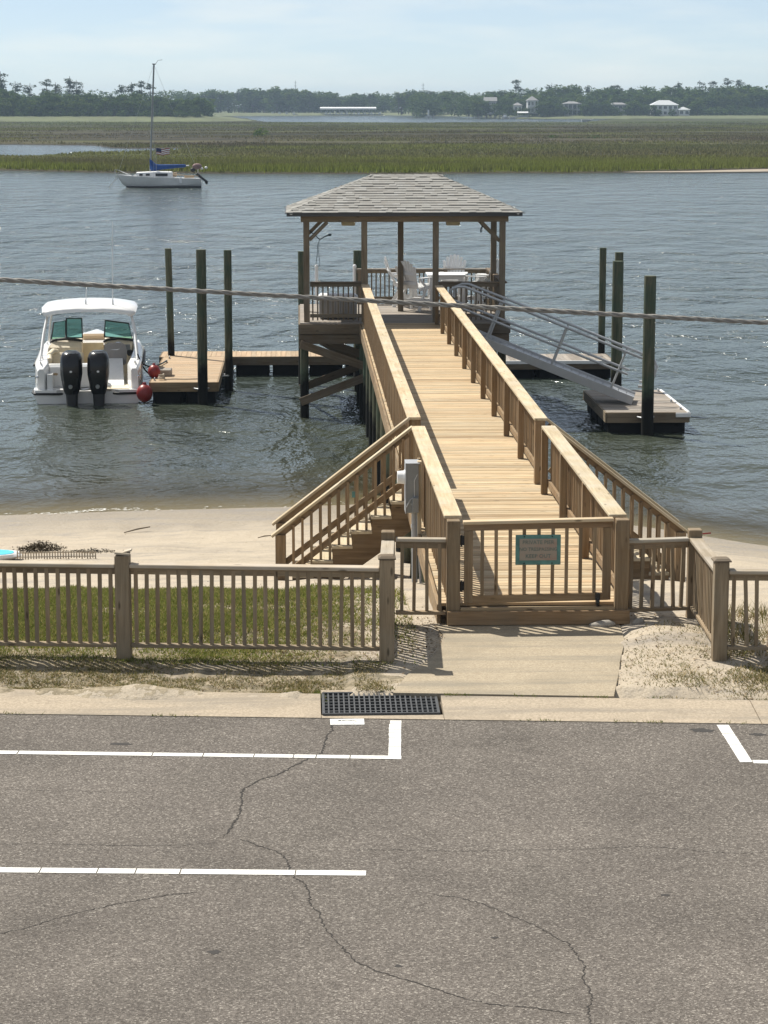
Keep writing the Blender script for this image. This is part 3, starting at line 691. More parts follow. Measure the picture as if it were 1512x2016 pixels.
# ---------------------------------------------------------------- meter box
MO = (1.39, 28.25, 2.6)
mt = empty('meter_box', MO, 'tall grey electric meter enclosure with round meter on the pier railing', 'meter box')
m = MB(); m.cbox((0, 0, .32), (.155, .30, .62), .006); m.build('enclosure', M['greybox'], mt)
m = MB(); m.box((0, 0, .635), (.175, .32, .012)); m.box((-.083, 0, .32), (.012, .32, .635)); m.build('door_flange', M['pvc'], mt)
m = MB(); m.cyl((-.08, 0, .44), (-.10, 0, .44), .095, .095, 20); m.cyl((-.10, 0, .44), (-.185, 0, .44), .084, .078, 20); m.build('meter', M['whitepl'], mt, smooth=40)
m = MB(); m.cbox((.035, -.19, .12), (.075, .09, .19), .005); m.build('disconnect_box', M['greybox'], mt)
m = MB(); m.tube([(-.075, -.185, .09), (-.03, -.2, .19), (.0, -.2, .21), (.02, -.2, .19)], .008, 6); m.box((-.005, -.205, .13), (.04, .01, .02)); m.build('lever', M['pvc'], mt, smooth=50)
m = MB(); m.tube([(.03, -.02, .02), (.03, -.02, -.25), (.035, -.02, -.9)], .038, 12); m.build('conduit', M['pvc'], mt, smooth=40)
m = MB(); m.tube([(.07, -.06, .05), (.075, -.06, -.3), (.11, -.06, -.9)], .017, 8); m.build('conduit', M['pvc'], mt, smooth=40)
m = MB(); m.cyl((.03, -.02, -.16), (.03, -.02, -.2), .045, .045, 12); m.cyl((.03, -.02, -.36), (.03, -.02, -.4), .045, .045, 12); m.build('coupling', M['pvc'], mt, smooth=40)
m = MB(); m.tube([(.06, -.155, .5), (.02, -.158, .42), (.025, -.158, .2), (.05, -.158, .05)], .004, 5); m.build('wire', M['whitepl'], mt)
board('backboard', (1.48, 28.20, 2.06), (1.48, 28.20, 3.255), .05, .12, M['cap'], mt, up=(0, 1, 0), org=MO)
board('backboard', (1.485, 28.45, 2.06), (1.485, 28.45, 3.25), .04, .10, M['rail'], mt, up=(0, 1, 0), org=MO)
# ---------------------------------------------------------------- fences
def fence(label, pts, zb, zt, post_at, pitch=.1055, nposts_tall=(), capw=.14, endcap=True, lean=0.004, group='weathered picket fence runs'):
    """zb / zt: bottom-rail and cap heights at the two ends of a single run a->b"""
    a, b = Vector(pts[0]), Vector(pts[1]); d = b-a; L = d.length; u = d/L
    org = (a.x, a.y, zb[0]); f = empty('picket_fence', org, label, 'fence', group)
    zB = lambda s: zb[0]+(zb[1]-zb[0])*s/L; zT = lambda s: zt[0]+(zt[1]-zt[0])*s/L
    P = lambda s, z: (a.x+u.x*s, a.y+u.y*s, z)
    cuts = sorted(set([0]+[p*L for p in post_at if 0 < p < 1]+[L]))
    for s0, s1 in zip(cuts, cuts[1:]):
        g0 = .075 if any(abs(s0-p*L) < .01 for p in post_at) else 0; g1 = .075 if any(abs(s1-p*L) < .01 for p in post_at) else 0
        a0, a1 = s0+g0, s1-g1; dz = random.uniform(-.006, .006)
        board('cap_board', P(a0, zT(a0)-.019), P(a1, zT(a1)-.019+dz), capw, .038, M['fencecap'], f, org=org, b=.006)
        board('top_rail', P(a0, zT(a0)-.075), P(a1, zT(a1)-.075+dz), .036, .07, M['fence'], f, org=org)
        board('bottom_rail', P(a0, zB(a0)+.02), P(a1, zB(a1)+.02), .085, .036, M['fence'], f, org=org)
        nb = max(1, int((a1-a0)/pitch))
        for i in range(nb):
            s = a0+(i+.5)/nb*(a1-a0); j = random.gauss(0, lean); j2 = random.gauss(0, lean)
            board('picket', P(s+j, zB(s)+.036), P(s+j2, zT(s)-.06), .037, .037, M['fence'], f, up=(u.y, -u.x, 0), b=0, org=org)
    for p in post_at:
        s = p*L; zt_ = zT(s)+.085
        q = board('post', P(s, zB(s)-.35), P(s, zt_), .145, .145, M['fence'], f, up=(u.y, -u.x, 0), b=.008, org=org)
        m = MB(); x, y, z = P(s, zt_); x -= org[0]; y -= org[1]; z -= org[2]
        m.loft([[(x+sx*w_, y+sy*w_, z+zz) for sx, sy in ((-1, -1), (1, -1), (1, 1), (-1, 1))] for w_, zz in ((.088, 0), (.088, .014), (.06, .032))])
        if p in nposts_tall: m.build('post_cap', M['dark'], f)
    return f
def fy(x): return 22.35-0.088*(x-.85)
fence('grey picket fence running along the roadside lawn to a corner post', [(-8.6, fy(-8.6)), (.85, fy(.85))], (2.26, 2.24), (3.13, 3.10), (0, .285, .72, 1.0), nposts_tall=(1.0,))
fence('short picket return from the capped corner post back beside the lawn', [(.85, 22.50), (.93, 24.10)], (2.24, 2.22), (3.08, 3.05), (1.0,), endcap=False)
fence('short picket panel between the lawn return and the hinge side gate post', [(1.01, 24.05), (1.55, 24.02)], (2.23, 2.23), (3.07, 3.07), (), pitch=.11, capw=.10)
fence('short picket panel between the latch side gate post and the sandy return', [(3.515, 24.12), (4.19, 24.2)], (2.22, 2.22), (3.02, 3.02), (), capw=.10, lean=.009)
fence('short picket return beside the sand heap with a dark capped front post', [(4.27, 24.25), (4.20, 22.30)], (2.23, 2.24), (3.02, 3.06), (0, 1.0), nposts_tall=(1.0,))
fence('picket fence running off from the dark capped post beyond the sand heap', [(4.275, 22.28), (9, 21.9)], (2.24, 2.24), (3.06, 3.06), (.5, 1.0), lean=.012, pitch=.115)
# broken pale cap lying on the lawn fence post
bc = MB(); px_ = -8.6+.72*9.45; bc.box((0, 0, .012), (.15, .13, .02), Matrix.Rotation(.1, 3, 'Y')); bc.box((.05, .01, .03), (.09, .1, .014), Matrix.Rotation(-.3, 3, 'Y'))
tag(bc.build('broken_cap', M['fencecap'], loc=(px_, fy(px_), 3.117+.085)), 'broken pale wooden cap lying on top of the lawn fence post', 'post cap')
# ---------------------------------------------------------------- gate
GO = (1.75, 23.97, D)
gate = empty('pier_gate', GO, 'closed wooden picket gate across the foot of the pier', 'gate')
gl, grr = (1.735, 23.965), (3.335, 24.005)
GP = lambda t, z: (gl[0]+(grr[0]-gl[0])*t, gl[1]+(grr[1]-gl[1])*t, z+.02*t)
board('top_rail', GP(0, 3.195), GP(1, 3.195), .036, .075, M['rail'], gate, org=GO)
board('cap_board', GP(-.005, 3.245), GP(1.005, 3.245), .10, .034, M['cap'], gate, org=GO)
board('bottom_rail', GP(0.03, 2.405), GP(.98, 2.405), .036, .085, M['rail'], gate, org=GO)
for t in (.032, .965): board('stile', GP(t, 2.365), GP(t, 3.155), .038, .092, M['rail'], gate, up=(1, 0, 0), org=GO)
for i in range(9): board('picket', GP(.125+i*.0945, 2.45), GP(.125+i*.0945+random.uniform(-.003, .003), 3.16), .036, .036, M['rail'], gate, up=(0, 1, 0), b=0, org=GO)
for z in (2.55, 3.05):
    m = MB(); m.box((-.035, .0, z-D), (.06, .012, .10)); m.cyl((-.04, -.012, z-D-.06), (-.04, -.012, z-D+.06), .01, n=8); m.build('hinge', M['rubber'], gate)
m = MB(); q = GP(.905, 2.36); m.cyl((q[0]-GO[0]-.018, 0, -.028+.045), (q[0]-GO[0]+.018, 0, -.028+.045), .045, n=14); m.build('caster_wheel', M['rubber'], gate, smooth=40)
m = MB(); m.box((q[0]-GO[0], 0, .075), (.05, .05, .07)); m.build('caster_bracket', M['rubber'], gate)
def faded():
    k = NT('faded_red_board'); v, r = objvec(k); a = k.noise(k.mapv(v, (3, 8, 8)), 1.5, 5, 0.7)
    c = k.ramp(a, [(0.3, (0.30, 0.27, 0.22)), (0.55, (0.33, 0.275, 0.215)), (0.75, (0.34, 0.20, 0.155))])
    return k.done(c, 0.85, spec=.2)
SO = (2.53, 23.945, 2.79)
sign = empty('gate_sign', SO, 'faded teal bordered private pier notice board fixed to the gate pickets', 'sign')
m = MB(); m.cbox((0, -.012, .16), (.485, .02, .325), .004); m.build('backboard', M['teal'], sign)
m = MB(); m.box((0, -.0245, .165), (.40, .006, .235)); m.build('panel', faded(), sign)
M['signink'] = plain('faded_grey_lettering', (0.10, 0.145, 0.125), 0.8, 0, 0.3, 40)
for i, t in enumerate(('PRIVATE PIER', 'NO TRESPASSING', 'KEEP OUT')):
    text(t, (.058, .052, .06)[i], M['signink'], sign, (0, -.0285, .242-.075*i), (R(90), 0, 0), depth=.0008)
for x, z in ((-.15, .305), (.15, .305), (-.15, .015), (.15, .015)):
    m = MB(); m.cyl((x, -.021, z), (x, -.027, z), .008, n=8); m.build('screw', M['rubber'], sign)
# stepping stones and litter at the gate
M['stone'] = concrete('paver_stone', (0.40, 0.37, 0.32), (0.24, 0.21, 0.18))
for x, y, sx, sy, h, lab in ((3.22, 23.82, .15, .06, .05, 'flat grey stone lying against the gate threshold'), (3.60, 23.78, .07, .05, .05, 'small rounded stone in the sand beside the gate post')):
    m = MB(); m.ell((0, 0, 0), (sx, sy, h), 12, 6); m.v = [(a*(1+.1*math.sin(9*b)), b, c+.01*math.sin(20*a)) for a, b, c in m.v]
    tag(m.build('stone', M['stone'], loc=(x, y, max(gz(x, y), 2.135)+.012), smooth=60), lab, 'stone')
# ================================================================ GAZEBO
ZO = (2.55, 56.3, D)
gaz = empty('gazebo', ZO, 'open wooden gazebo with grey shingled hip roof at the end of the pier', 'gazebo')
gb = lambda name, p0, p1, w_, t, mat, up=(0, 0, 1), par=None, b=.005: board(name, p0, p1, w_, t, mat, par or gaz, up=up, b=b, org=ZO)
for i in range(37):
    y = 56.13+i*.1452
    gb('floor_plank', (.0, y, D-.017), (5.14, y, D-.017+random.uniform(-.002, .002)), .139, .034, M['grey'], b=0)
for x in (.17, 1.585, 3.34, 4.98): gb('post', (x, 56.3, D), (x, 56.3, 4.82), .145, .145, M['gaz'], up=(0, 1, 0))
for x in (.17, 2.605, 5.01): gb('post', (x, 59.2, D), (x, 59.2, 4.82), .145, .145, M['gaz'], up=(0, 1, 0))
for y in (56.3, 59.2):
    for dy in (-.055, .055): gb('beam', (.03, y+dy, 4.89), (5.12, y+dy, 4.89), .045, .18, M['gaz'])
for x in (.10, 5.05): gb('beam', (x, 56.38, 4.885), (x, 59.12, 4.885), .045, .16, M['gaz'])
for i in range(7): gb('joist', (.26+i*.7, 56.37, 4.93), (.26+i*.7, 59.13, 4.93), .04, .1, M['gaz'])
for p0, p1 in (((.24, 56.3, 4.36), (.68, 56.3, 4.80)), ((4.91, 56.3, 4.33), (4.45, 56.3, 4.80)), ((.17, 56.38, 4.36), (.17, 56.85, 4.80)), ((5.0, 56.38, 4.36), (5.0, 56.85, 4.80)), ((4.95, 59.2, 4.36), (4.5, 59.2, 4.80)), ((.24, 59.2, 4.36), (.68, 59.2, 4.8))):
    gb('knee_brace', p0, p1, .09, .085, M['gaz'], up=(0, 1, 0) if abs(p0[1]-p1[1]) < .1 else (1, 0, 0))
# roof
E0, E1, EY0, EY1, EZ = -.30, 5.42, 55.90, 59.60, 5.03; RX0, RX1, RY, RZ = 1.82, 3.50, 57.75, 5.885
rel = lambda p: (p[0]-ZO[0], p[1]-ZO[1], p[2]-ZO[2])
rm = MB(); c4 = [(E0, EY0), (E1, EY0), (E1, EY1), (E0, EY1)]
V = [rel((x, y, EZ-.02)) for x, y in c4]+[rel((RX0, RY, RZ-.02)), rel((RX1, RY, RZ-.02))]+[rel((x, y, EZ-.05)) for x, y in c4]
rm.add(V, [(0, 1, 5, 4), (1, 2, 5), (2, 3, 4, 5), (3, 0, 4), (9, 8, 7, 6), (0, 6, 7, 1), (1, 7, 8, 2), (2, 8, 9, 3), (3, 9, 6, 0)])
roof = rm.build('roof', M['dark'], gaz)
for a, b in zip(c4, c4[1:]+c4[:1]):
    a2 = (a[0], a[1], EZ-.035); b2 = (b[0], b[1], EZ-.035)
    board('fascia', a2, b2, .025, .085, M['fascia'], roof, org=ZO)
    dd = Vector((b[0]-a[0], b[1]-a[1])).normalized(); nn = Vector((dd.y, -dd.x))*.03
    board('drip_edge', (a[0]+nn.x-dd.x*.03, a[1]+nn.y-dd.y*.03, EZ+.004), (b[0]+nn.x+dd.x*.03, b[1]+nn.y+dd.y*.03, EZ+.004), .05, .012, M['fascia'], roof, org=ZO, b=0)
# shingles: each slope given by eave ends and ridge ends
shc = {}
def tab_mesh(wd):
    wd = round(wd, 2)
    if wd not in shc:
        m = MB(); h = .15; t = .02
        m.add([(-wd/2, 0, t), (wd/2, 0, t), (wd/2, h, .003), (-wd/2, h, .003), (-wd/2, 0, 0), (wd/2, 0, 0)], [(0, 1, 2, 3), (4, 5, 1, 0), (4, 0, 3), (5, 2, 1)])
        me = m.mesh('shingle'); me.materials.append(M['shingle']); shc[wd] = me
    return shc[wd]
rest = MB()
def slope(e0, e1, r0, r1, parts):
    e0, e1, r0, r1 = map(Vector, (e0, e1, r0, r1)); ux = (e1-e0).normalized()
    nrm = ux.cross((r0-e0)).normalized(); uy = nrm.cross(ux).normalized()
    H = (r0-e0).dot(uy); nr = 16; ex = H/nr
    Mx = Matrix(((ux.x, uy.x, nrm.x), (ux.y, uy.y, nrm.y), (ux.z, uy.z, nrm.z)))
    for r in range(nr):
        q = r*ex/H; L = e0+(r0-e0)*q; Rr = e1+(r1-e1)*q; Ln = (Rr-L).length
        qm = min(1, (r+1)*ex/H)
        x = .0; l0 = (r0-e0).dot(ux)*ex/H; r_0 = -(r1-e1).dot(ux)*ex/H
        x = 0.0; first = True
        while x < Ln-.03:
            wd = random.choice((.18, .22, .26, .30, .16)); wd = min(wd, Ln-x)
            if Ln-x-wd < .1: wd = Ln-x
            c = L+ux*(x+wd/2)+nrm*(.003 if random.random() < .65 else .012)
            if x < l0*.9 or x+wd > Ln-r_0*.9 or not parts:   # cut along the hips
                xa = x; xb = x+wd; pts = []
                la = L+ux*xa; lb = L+ux*xb
                ta = min(xb, max(xa, l0)); tb = max(xa, min(xb, Ln-r_0))
                if tb <= ta: ta = tb = (xa+xb)/2
                off = (c-(L+ux*(x+wd/2)))
                P = [la+off+nrm*.02, lb+off+nrm*.02, L+ux*tb+uy*ex+off, L+ux*ta+uy*ex+off, la+off, lb+off]
                rest.add([rel(p) for p in P], [(0, 1, 2, 3), (4, 5, 1, 0)])
            else:
                o = ob('shingle', tab_mesh(wd), None, roof, rel(c)); o.rotation_euler = Mx.to_euler()
            x += wd
slope((E0-.02, EY0-.02, EZ), (E1+.02, EY0-.02, EZ), (RX0, RY, RZ), (RX1, RY, RZ), True)
slope((E1+.02, EY0-.02, EZ), (E1+.02, EY1+.02, EZ), (RX1, RY, RZ), (RX1, RY, RZ), False)
slope((E0-.02, EY1+.02, EZ), (E0-.02, EY0-.02, EZ), (RX0, RY, RZ), (RX0, RY, RZ), False)
slope((E1+.02, EY1+.02, EZ), (E0-.02, EY1+.02, EZ), (RX1, RY, RZ), (RX0, RY, RZ), False)
tag(rest.build('cut_shingles', M['shingle'], roof), kind='stuff')
def hipcaps(a, b, nA, nB, name, ex=.15, half=.15):
    a, b = Vector(a), Vector(b); d = (b-a); L = d.length; u = d/L; k = int(L/ex)
    sides = []
    for nn in (Vector(nA), Vector(nB)):
        w_ = nn-u*nn.dot(u); sides.append(w_.normalized())
    for i in range(k):
        p = a+u*(i*L/k); q = a+u*((i+1.25)*L/k); up = Vector((0, 0, .018)); lo = Vector((0, 0, .008))
        m = MB(); P = [p+sides[0]*half+up*.8, p+up*1.6, p+sides[1]*half+up*.8, q+sides[0]*half+lo*.7, q+lo*1.4, q+sides[1]*half+lo*.7]
        c = (p+q)/2
        m.add([x-c for x in P]+[x-c-Vector((0, 0, .014)) for x in P[:3]], [(0, 1, 4, 3), (1, 2, 5, 4), (6, 7, 1, 0), (7, 8, 2, 1)])
        m.build(name, M['shingle'], roof, rel(c))
fs = math.atan2(RZ-EZ, RY-EY0); ss = math.atan2(RZ-EZ, RX0-E0)
dn = {'f': (0, -math.cos(fs), -math.sin(fs)), 'b': (0, math.cos(fs), -math.sin(fs)), 'l': (-math.cos(ss), 0, -math.sin(ss)), 'r': (math.cos(ss), 0, -math.sin(ss))}
def side_dir(u, s):   # direction within slope s perpendicular to the hip
    d_ = Vector(dn[s]); return d_
for e, r_, A, Bq in (((E0, EY0, EZ), (RX0, RY, RZ), 'l', 'f'), ((E1, EY0, EZ), (RX1, RY, RZ), 'f', 'r'), ((E1, EY1, EZ), (RX1, RY, RZ), 'r', 'b'), ((E0, EY1, EZ), (RX0, RY, RZ), 'b', 'l')):
    hipcaps(e, r_, dn[A], dn[Bq], 'hip_cap')
hipcaps((RX0-.05, RY, RZ+.005), (RX1+.05, RY, RZ+.005), dn['b'], dn['f'], 'ridge_cap', ex=.2, half=.14)
# lamps under the beam
for x in (1.20, 3.78):
    m = MB(); m.loft([[(sx*w_, sy*d_, z) for sx, sy in ((-1, -1), (1, -1), (1, 1), (-1, 1))] for w_, d_, z in ((.17, .10, 0), (.17, .10, -.06), (.15, .08, -.095))])
    tag(m.build('ceiling_lamp', M['amber'], loc=(x, 56.62, 4.79)), ('yellowed box lamp under the gazebo beam above the deck box' if x < 2 else 'yellowed box lamp under the gazebo beam in front of the patio table'), 'lamp', 'lamps under the gazebo beam')
# platform framing and piles
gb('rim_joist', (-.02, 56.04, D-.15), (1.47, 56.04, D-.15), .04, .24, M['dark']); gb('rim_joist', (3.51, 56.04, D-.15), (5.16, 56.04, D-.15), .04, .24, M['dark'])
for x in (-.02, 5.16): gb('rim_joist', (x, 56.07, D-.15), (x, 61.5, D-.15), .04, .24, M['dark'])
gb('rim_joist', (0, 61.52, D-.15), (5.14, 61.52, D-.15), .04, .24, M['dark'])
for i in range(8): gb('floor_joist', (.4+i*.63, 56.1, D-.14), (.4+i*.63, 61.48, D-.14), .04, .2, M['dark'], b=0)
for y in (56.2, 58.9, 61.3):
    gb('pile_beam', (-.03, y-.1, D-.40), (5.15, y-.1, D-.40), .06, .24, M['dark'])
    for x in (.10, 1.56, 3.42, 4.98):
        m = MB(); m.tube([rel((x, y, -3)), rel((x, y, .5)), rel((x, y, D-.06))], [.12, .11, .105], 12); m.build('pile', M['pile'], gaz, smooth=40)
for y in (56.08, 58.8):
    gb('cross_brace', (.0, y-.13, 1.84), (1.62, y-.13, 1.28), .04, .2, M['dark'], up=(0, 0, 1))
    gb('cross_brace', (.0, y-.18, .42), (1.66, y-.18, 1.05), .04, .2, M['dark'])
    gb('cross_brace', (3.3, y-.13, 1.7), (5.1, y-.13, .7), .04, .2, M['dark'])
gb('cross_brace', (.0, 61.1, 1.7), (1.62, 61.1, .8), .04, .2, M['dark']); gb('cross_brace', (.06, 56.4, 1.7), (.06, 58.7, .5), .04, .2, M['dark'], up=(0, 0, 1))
def grail(a, b, zt, post=(), **kw): railing(gaz, ZO, a, b, D, kw.pop('side', 1), post, ztop=zt, mat=M['gaz'], capm=kw.pop('capm', M['dark']), capw=.14, pitch=.115, farlim=99, **kw)
grail((.25, 56.3), (1.51, 56.3), 3.345); grail((3.42, 56.3), (4.90, 56.3), 3.335)
grail((1.52, 61.4), (5.14, 61.4), 3.30, (.02, .32, .66, .98), capm=M['grey'])
grail((5.05, 56.4), (5.05, 61.3), 3.32, (.55, .98))
# ---------------------------------------------------------------- furniture on the platform
def slat(m, p0, p1, wd, t, up=(0, 0, 1)):
    p0, p1 = Vector(p0), Vector(p1); d = p1-p0; x = d.normalized(); u = Vector(up); z = (u-x*u.dot(x)).normalized(); y = z.cross(x)
    return m.box((p0+p1)/2, (d.length, wd, t), Matrix(((x.x, y.x, z.x), (x.y, y.y, z.y), (x.z, y.z, z.z))))
W_ = M['whitepl']
def make_chair():
    c = empty('tall_chair', (0, 0, 0), 'x', 'chair', 'tall white slatted chairs round the gazebo table')
    for i in range(6): slat(MB(), (-.27, -.20+i*.085, .62+.012*i), (.27, -.20+i*.085, .62+.012*i), .078, .022).build('seat_slat', W_, c)
    for i in range(7):
        t = (i-3)/3; h = .74-.16*t*t
        m = MB(); b0 = Vector((t*.20, -.24, .58)); tp = Vector((t*.28, -.24-.30, .58+h)); mid = (b0+tp)/2+Vector((0, -.03-.0*t, 0))
        u = (tp-b0).normalized(); n_ = Vector((1, 0, 0)); w2 = .038
        P = []
        for q, ww in ((b0, .032), (mid, .037), (tp-u*.03, .04), (tp, .026)):
            for sx, sy in ((-1, -1), (1, -1), (1, 1), (-1, 1)): P.append([q+n_*sx*ww+Vector((0, sy*.010, 0))])
        rings = [[P[4*k+j][0] for j in range(4)] for k in range(4)]
        m.loft(rings); m.build('back_slat', W_, c)
    for z, w2 in ((.72, .23), (.98, .26)):
        f = (z-.58)/.74; slat(MB(), (-w2, -.27-.30*f-.02, z), (w2, -.27-.30*f-.02, z), .03, .08).build('back_rail', W_, c)
    for s in (-1, 1):
        m = MB(); m.prism([(s*.27, -.36), (s*.37, -.34), (s*.40, .20), (s*.36, .30), (s*.28, .28)][::s], .84, .866); m.build('arm', W_, c)
        m = MB(); slat(m, (s*.31, .26, .0), (s*.31, .20, .85), .09, .028, (1, 0, 0)); m.build('leg', W_, c)
        m = MB(); slat(m, (s*.31, -.36, .0), (s*.31, .02, .62), .10, .028, (1, 0, 0)); slat(m, (s*.31, .02, .60), (s*.31, -.33, .84), .07, .028, (1, 0, 0)); m.build('leg', W_, c)
        m = MB(); slat(m, (s*.285, -.28, .56), (s*.285, .26, .62), .028, .09); m.build('side_rail', W_, c)
        m = MB(); slat(m, (s*.285, -.2, .26), (s*.285, .36, .26), .028, .06); m.build('foot_frame', W_, c)
    slat(MB(), (-.3, .36, .285), (.3, .36, .285), .09, .022).build('footrest', W_, c)
    slat(MB(), (-.3, -.16, .28), (.3, -.16, .28), .03, .06).build('stretcher', W_, c)
    return c
ch0 = make_chair()
spots = [((3.02, 59.5, D), -35, 'tall white slatted chair seen from behind beside the rear centre post'),
         ((2.80, 60.75, D), -85, 'tall white slatted chair against the rear railing, half behind another chair'),
         ((4.08, 60.95, D), 172, 'sunlit tall white slatted chair with its back to the rear railing'),
         ((4.70, 60.0, D), 58, 'tall white slatted chair in shade beside the gangway side corner post')]
for i, (loc, az, lb) in enumerate(spots):
    o = ch0 if i == 0 else copy_tree(ch0)
    o.location = loc; o.rotation_euler = (0, 0, R(az)); o['label'] = lb
tb = empty('patio_table', (3.82, 60.0, D), 'white slatted counter height table between the tall chairs', 'table')
for i in range(9): slat(MB(), (-.50, -.46+i*.115, .90), (.50, -.46+i*.115, .90), .108, .03).build('top_slat', W_, tb)
for sx in (-1, 1):
    for sy in (-1, 1): slat(MB(), (sx*.40, sy*.38, 0), (sx*.40, sy*.38, .885), .08, .08, (0, 1, 0)).build('leg', W_, tb)
for s in (-1, 1):
    slat(MB(), (-.42, s*.38, .83), (.42, s*.38, .83), .03, .1).build('apron_board', W_, tb); slat(MB(), (s*.40, -.38, .30), (s*.40, .38, .30), .03, .06).build('stretcher', W_, tb)
bx = empty('deck_box', (.95, 57.25, D), 'low grey slatted storage box with pale lid behind the gazebo railing', 'box')
m = MB(); m.cbox((0, 0, .27), (.94, .52, .5), .03); m.build('body', M['greybox'], bx)
for i in range(14): slat(MB(), (-.43+i*.066, -.265, .04), (-.43+i*.066, -.265, .5), .045, .014, (0, 1, 0)).build('slat', M['greyvinyl'], bx)
m = MB(); m.loft([[(sx*w_, sy*d_, z) for sx, sy in ((-1, -1), (-.6, -1.04), (.6, -1.04), (1, -1), (1, 1), (-1, 1))] for w_, d_, z in ((.50, .29, .52), (.50, .29, .56), (.42, .22, .62))]); m.build('lid', M['whitepl'], bx)
for x, lb in ((.45, 'white capped pipe stand near the gazebo corner post'), (1.47, 'white capped pipe stand beside the rear green piling')):
    st = empty('pipe_stand', (x, 61.45, D), lb, 'pipe', 'white pipe stands on the platform edge')
    m = MB(); m.cyl((0, 0, 0), (0, 0, 1.0), .045, .045, 12); m.build('pipe', M['whitepl'], st, smooth=40)
    m = MB(); m.ell((0, 0, 1.0), (.052, .052, .06), 12, 6); m.build('cap', M['whitepl'], st, smooth=60)
hs = empty('hook_arm', (.42, 58.0, 4.36), 'dark hooked arm with a hanging cord loop under the gazebo eave', 'hook')
m = MB(); m.tube([(-.30, .0, .45), (-.2, 0, .16), (0, 0, 0), (.09, 0, -.09), (.2, 0, -.02), (.33, 0, .03)], .014, 8); m.ell((.34, 0, .03), (.05, .03, .03), 8, 5); m.build('arm', M['darkrope'], hs, smooth=60)
m = MB(); m.tube([(.09, 0, -.09), (.04, 0, -.2), (.02, 0, -.5), (-.01, 0, -.72), (.06, 0, -.78), (.09, 0, -.7), (.06, 0, -.4), (.07, 0, -.12)], .007, 6); m.build('cord', M['darkrope'], hs, smooth=60)
hc = MB(); hc.tube([(0, 0, .0), (.05, 0, -.2), (.12, 0, -.28), (.25, 0, -.30)], .012, 6); hc.tube([(.1, 0, -.27), (.07, 0, -.33), (.07, 0, -.42)], .018, 6)
tag(hc.build('hanging_cable', M['rubber'], loc=(4.46, 57.3, 4.90), smooth=60), 'loose black cable hanging beside the gazebo knee brace', 'cable')
bk = empty('bucket', (4.86, 61.15, 2.53), 'white bucket on the gangway side railing of the gazebo', 'bucket')
m = MB(); m.loft([[(r_*math.cos(t*.524), r_*math.sin(t*.524), z) for t in range(12)] for r_, z in ((.13, .37), (.16, .62), (.165, .63), (.14, .64))]); m.build('pail', M['whitepl'], bk, smooth=50)
m = MB(); m.tube([(-.15, 0, .6), (-.1, -.02, .72), (0, -.03, .76), (.1, -.02, .72), (.15, 0, .6)], .006, 5); m.build('handle', M['rubber'], bk)
sto = empty('stool', (4.86, 61.15, D), 'small dark stool under the white bucket in the gazebo corner', 'stool')
MB().cyl((0, 0, .50), (0, 0, .555), .17, .17, 14).build('seat', M['dark'], sto)
for a in (0.5, 2.07, 3.64, 5.21): MB().tube([(.14*math.cos(a), .14*math.sin(a), 0), (.10*math.cos(a), .10*math.sin(a), .51)], .018, 6).build('leg', M['dark'], sto)
# ================================================================ FLOATING DOCKS AND PILINGS
def dock(name, label, x0, x1, y0, y1, zt, along, mat, fmat, skip=()):
    org = ((x0+x1)/2, (y0+y1)/2, 0); f = empty('floating_dock', org, label, 'dock', None)
    if along == 'x':
        n = int((y1-y0)/.142)
        for i in range(n):
            y = y0+(i+.5)*(y1-y0)/n; board('plank', (x0, y, zt-.017), (x1, y, zt-.017+random.uniform(-.003, .003)), (y1-y0)/n-.007, .034, mat, f, org=org, b=0)
    else:
        n = int((x1-x0)/.142)
        for i in range(n):
            x = x0+(i+.5)*(x1-x0)/n; board('plank', (x, y0, zt-.017), (x, y1, zt-.017+random.uniform(-.003, .003)), (x1-x0)/n-.007, .034, mat, f, org=org, b=0)
    for a, b in (((x0, y0-.02), (x1, y0-.02)), ((x0, y1+.02), (x1, y1+.02)), ((x0-.02, y0), (x0-.02, y1)), ((x1+.02, y0), (x1+.02, y1))):
        board('fascia', (*a, zt-.125), (*b, zt-.125), .04, .24, fmat, f, org=org)
    nx = max(1, round((x1-x0)/1.1)); ny = max(1, round((y1-y0)/1.1))
    for i in range(nx):
        for j in range(ny):
            cx = x0+(i+.5)*(x1-x0)/nx; cy = y0+(j+.5)*(y1-y0)/ny
            m = MB(); m.cbox((cx-org[0], cy-org[1], .10), ((x1-x0)/nx-.10, (y1-y0)/ny-.16, .46), .05); m.build('float_drum', M['blackfl'], f)
    return f, org
def cleat(f, org, x, y, z, rz=0):
    m = MB(); m.box((0, 0, .02), (.05, .04, .04)); m.tube([(-.11, 0, .06), (-.05, 0, .05), (.05, 0, .05), (.11, 0, .06)], .014, 6)
    o = m.build('cleat', M['galv'], f, (x-org[0], y-org[1], z), smooth=50); o.rotation_euler = (0, 0, rz)
def hoop(f, org, x, y, z, sx, sy):
    m = MB(); pts = []
    for i in range(9):
        t = math.pi*i/8; a = math.cos(t)*.19; b = -math.sin(t)*.24
        pts.append((a if sy else b*sx, b if sy == -1 else (-b if sy == 1 else a), 0))
    m.tube(pts, .022, 8); m.build('pile_hoop', M['galv'], f, (x-org[0], y-org[1], z), smooth=60)
fA, oA = dock('a', 'sunlit finger dock of tan planks beside the moored motorboat', -3.88, -2.16, 59.0, 65.0, .55, 'x', M['float'], M['rail'])
for x, y in ((-3.8, 59.4), (-3.8, 61.4), (-3.72, 63.6), (-3.7, 64.6)): cleat(fA, oA, x, y, .55, R(90))
hoop(fA, oA, -2.56, 58.96, .40, 0, -1); hoop(fA, oA, -2.14, 61.6, .42, -1, 0)
fB, oB = dock('b', 'long narrow back dock joining the finger dock behind the gazebo', -3.98, 2.3, 65.04, 66.5, .55, 'y', M['float'], M['dark'])
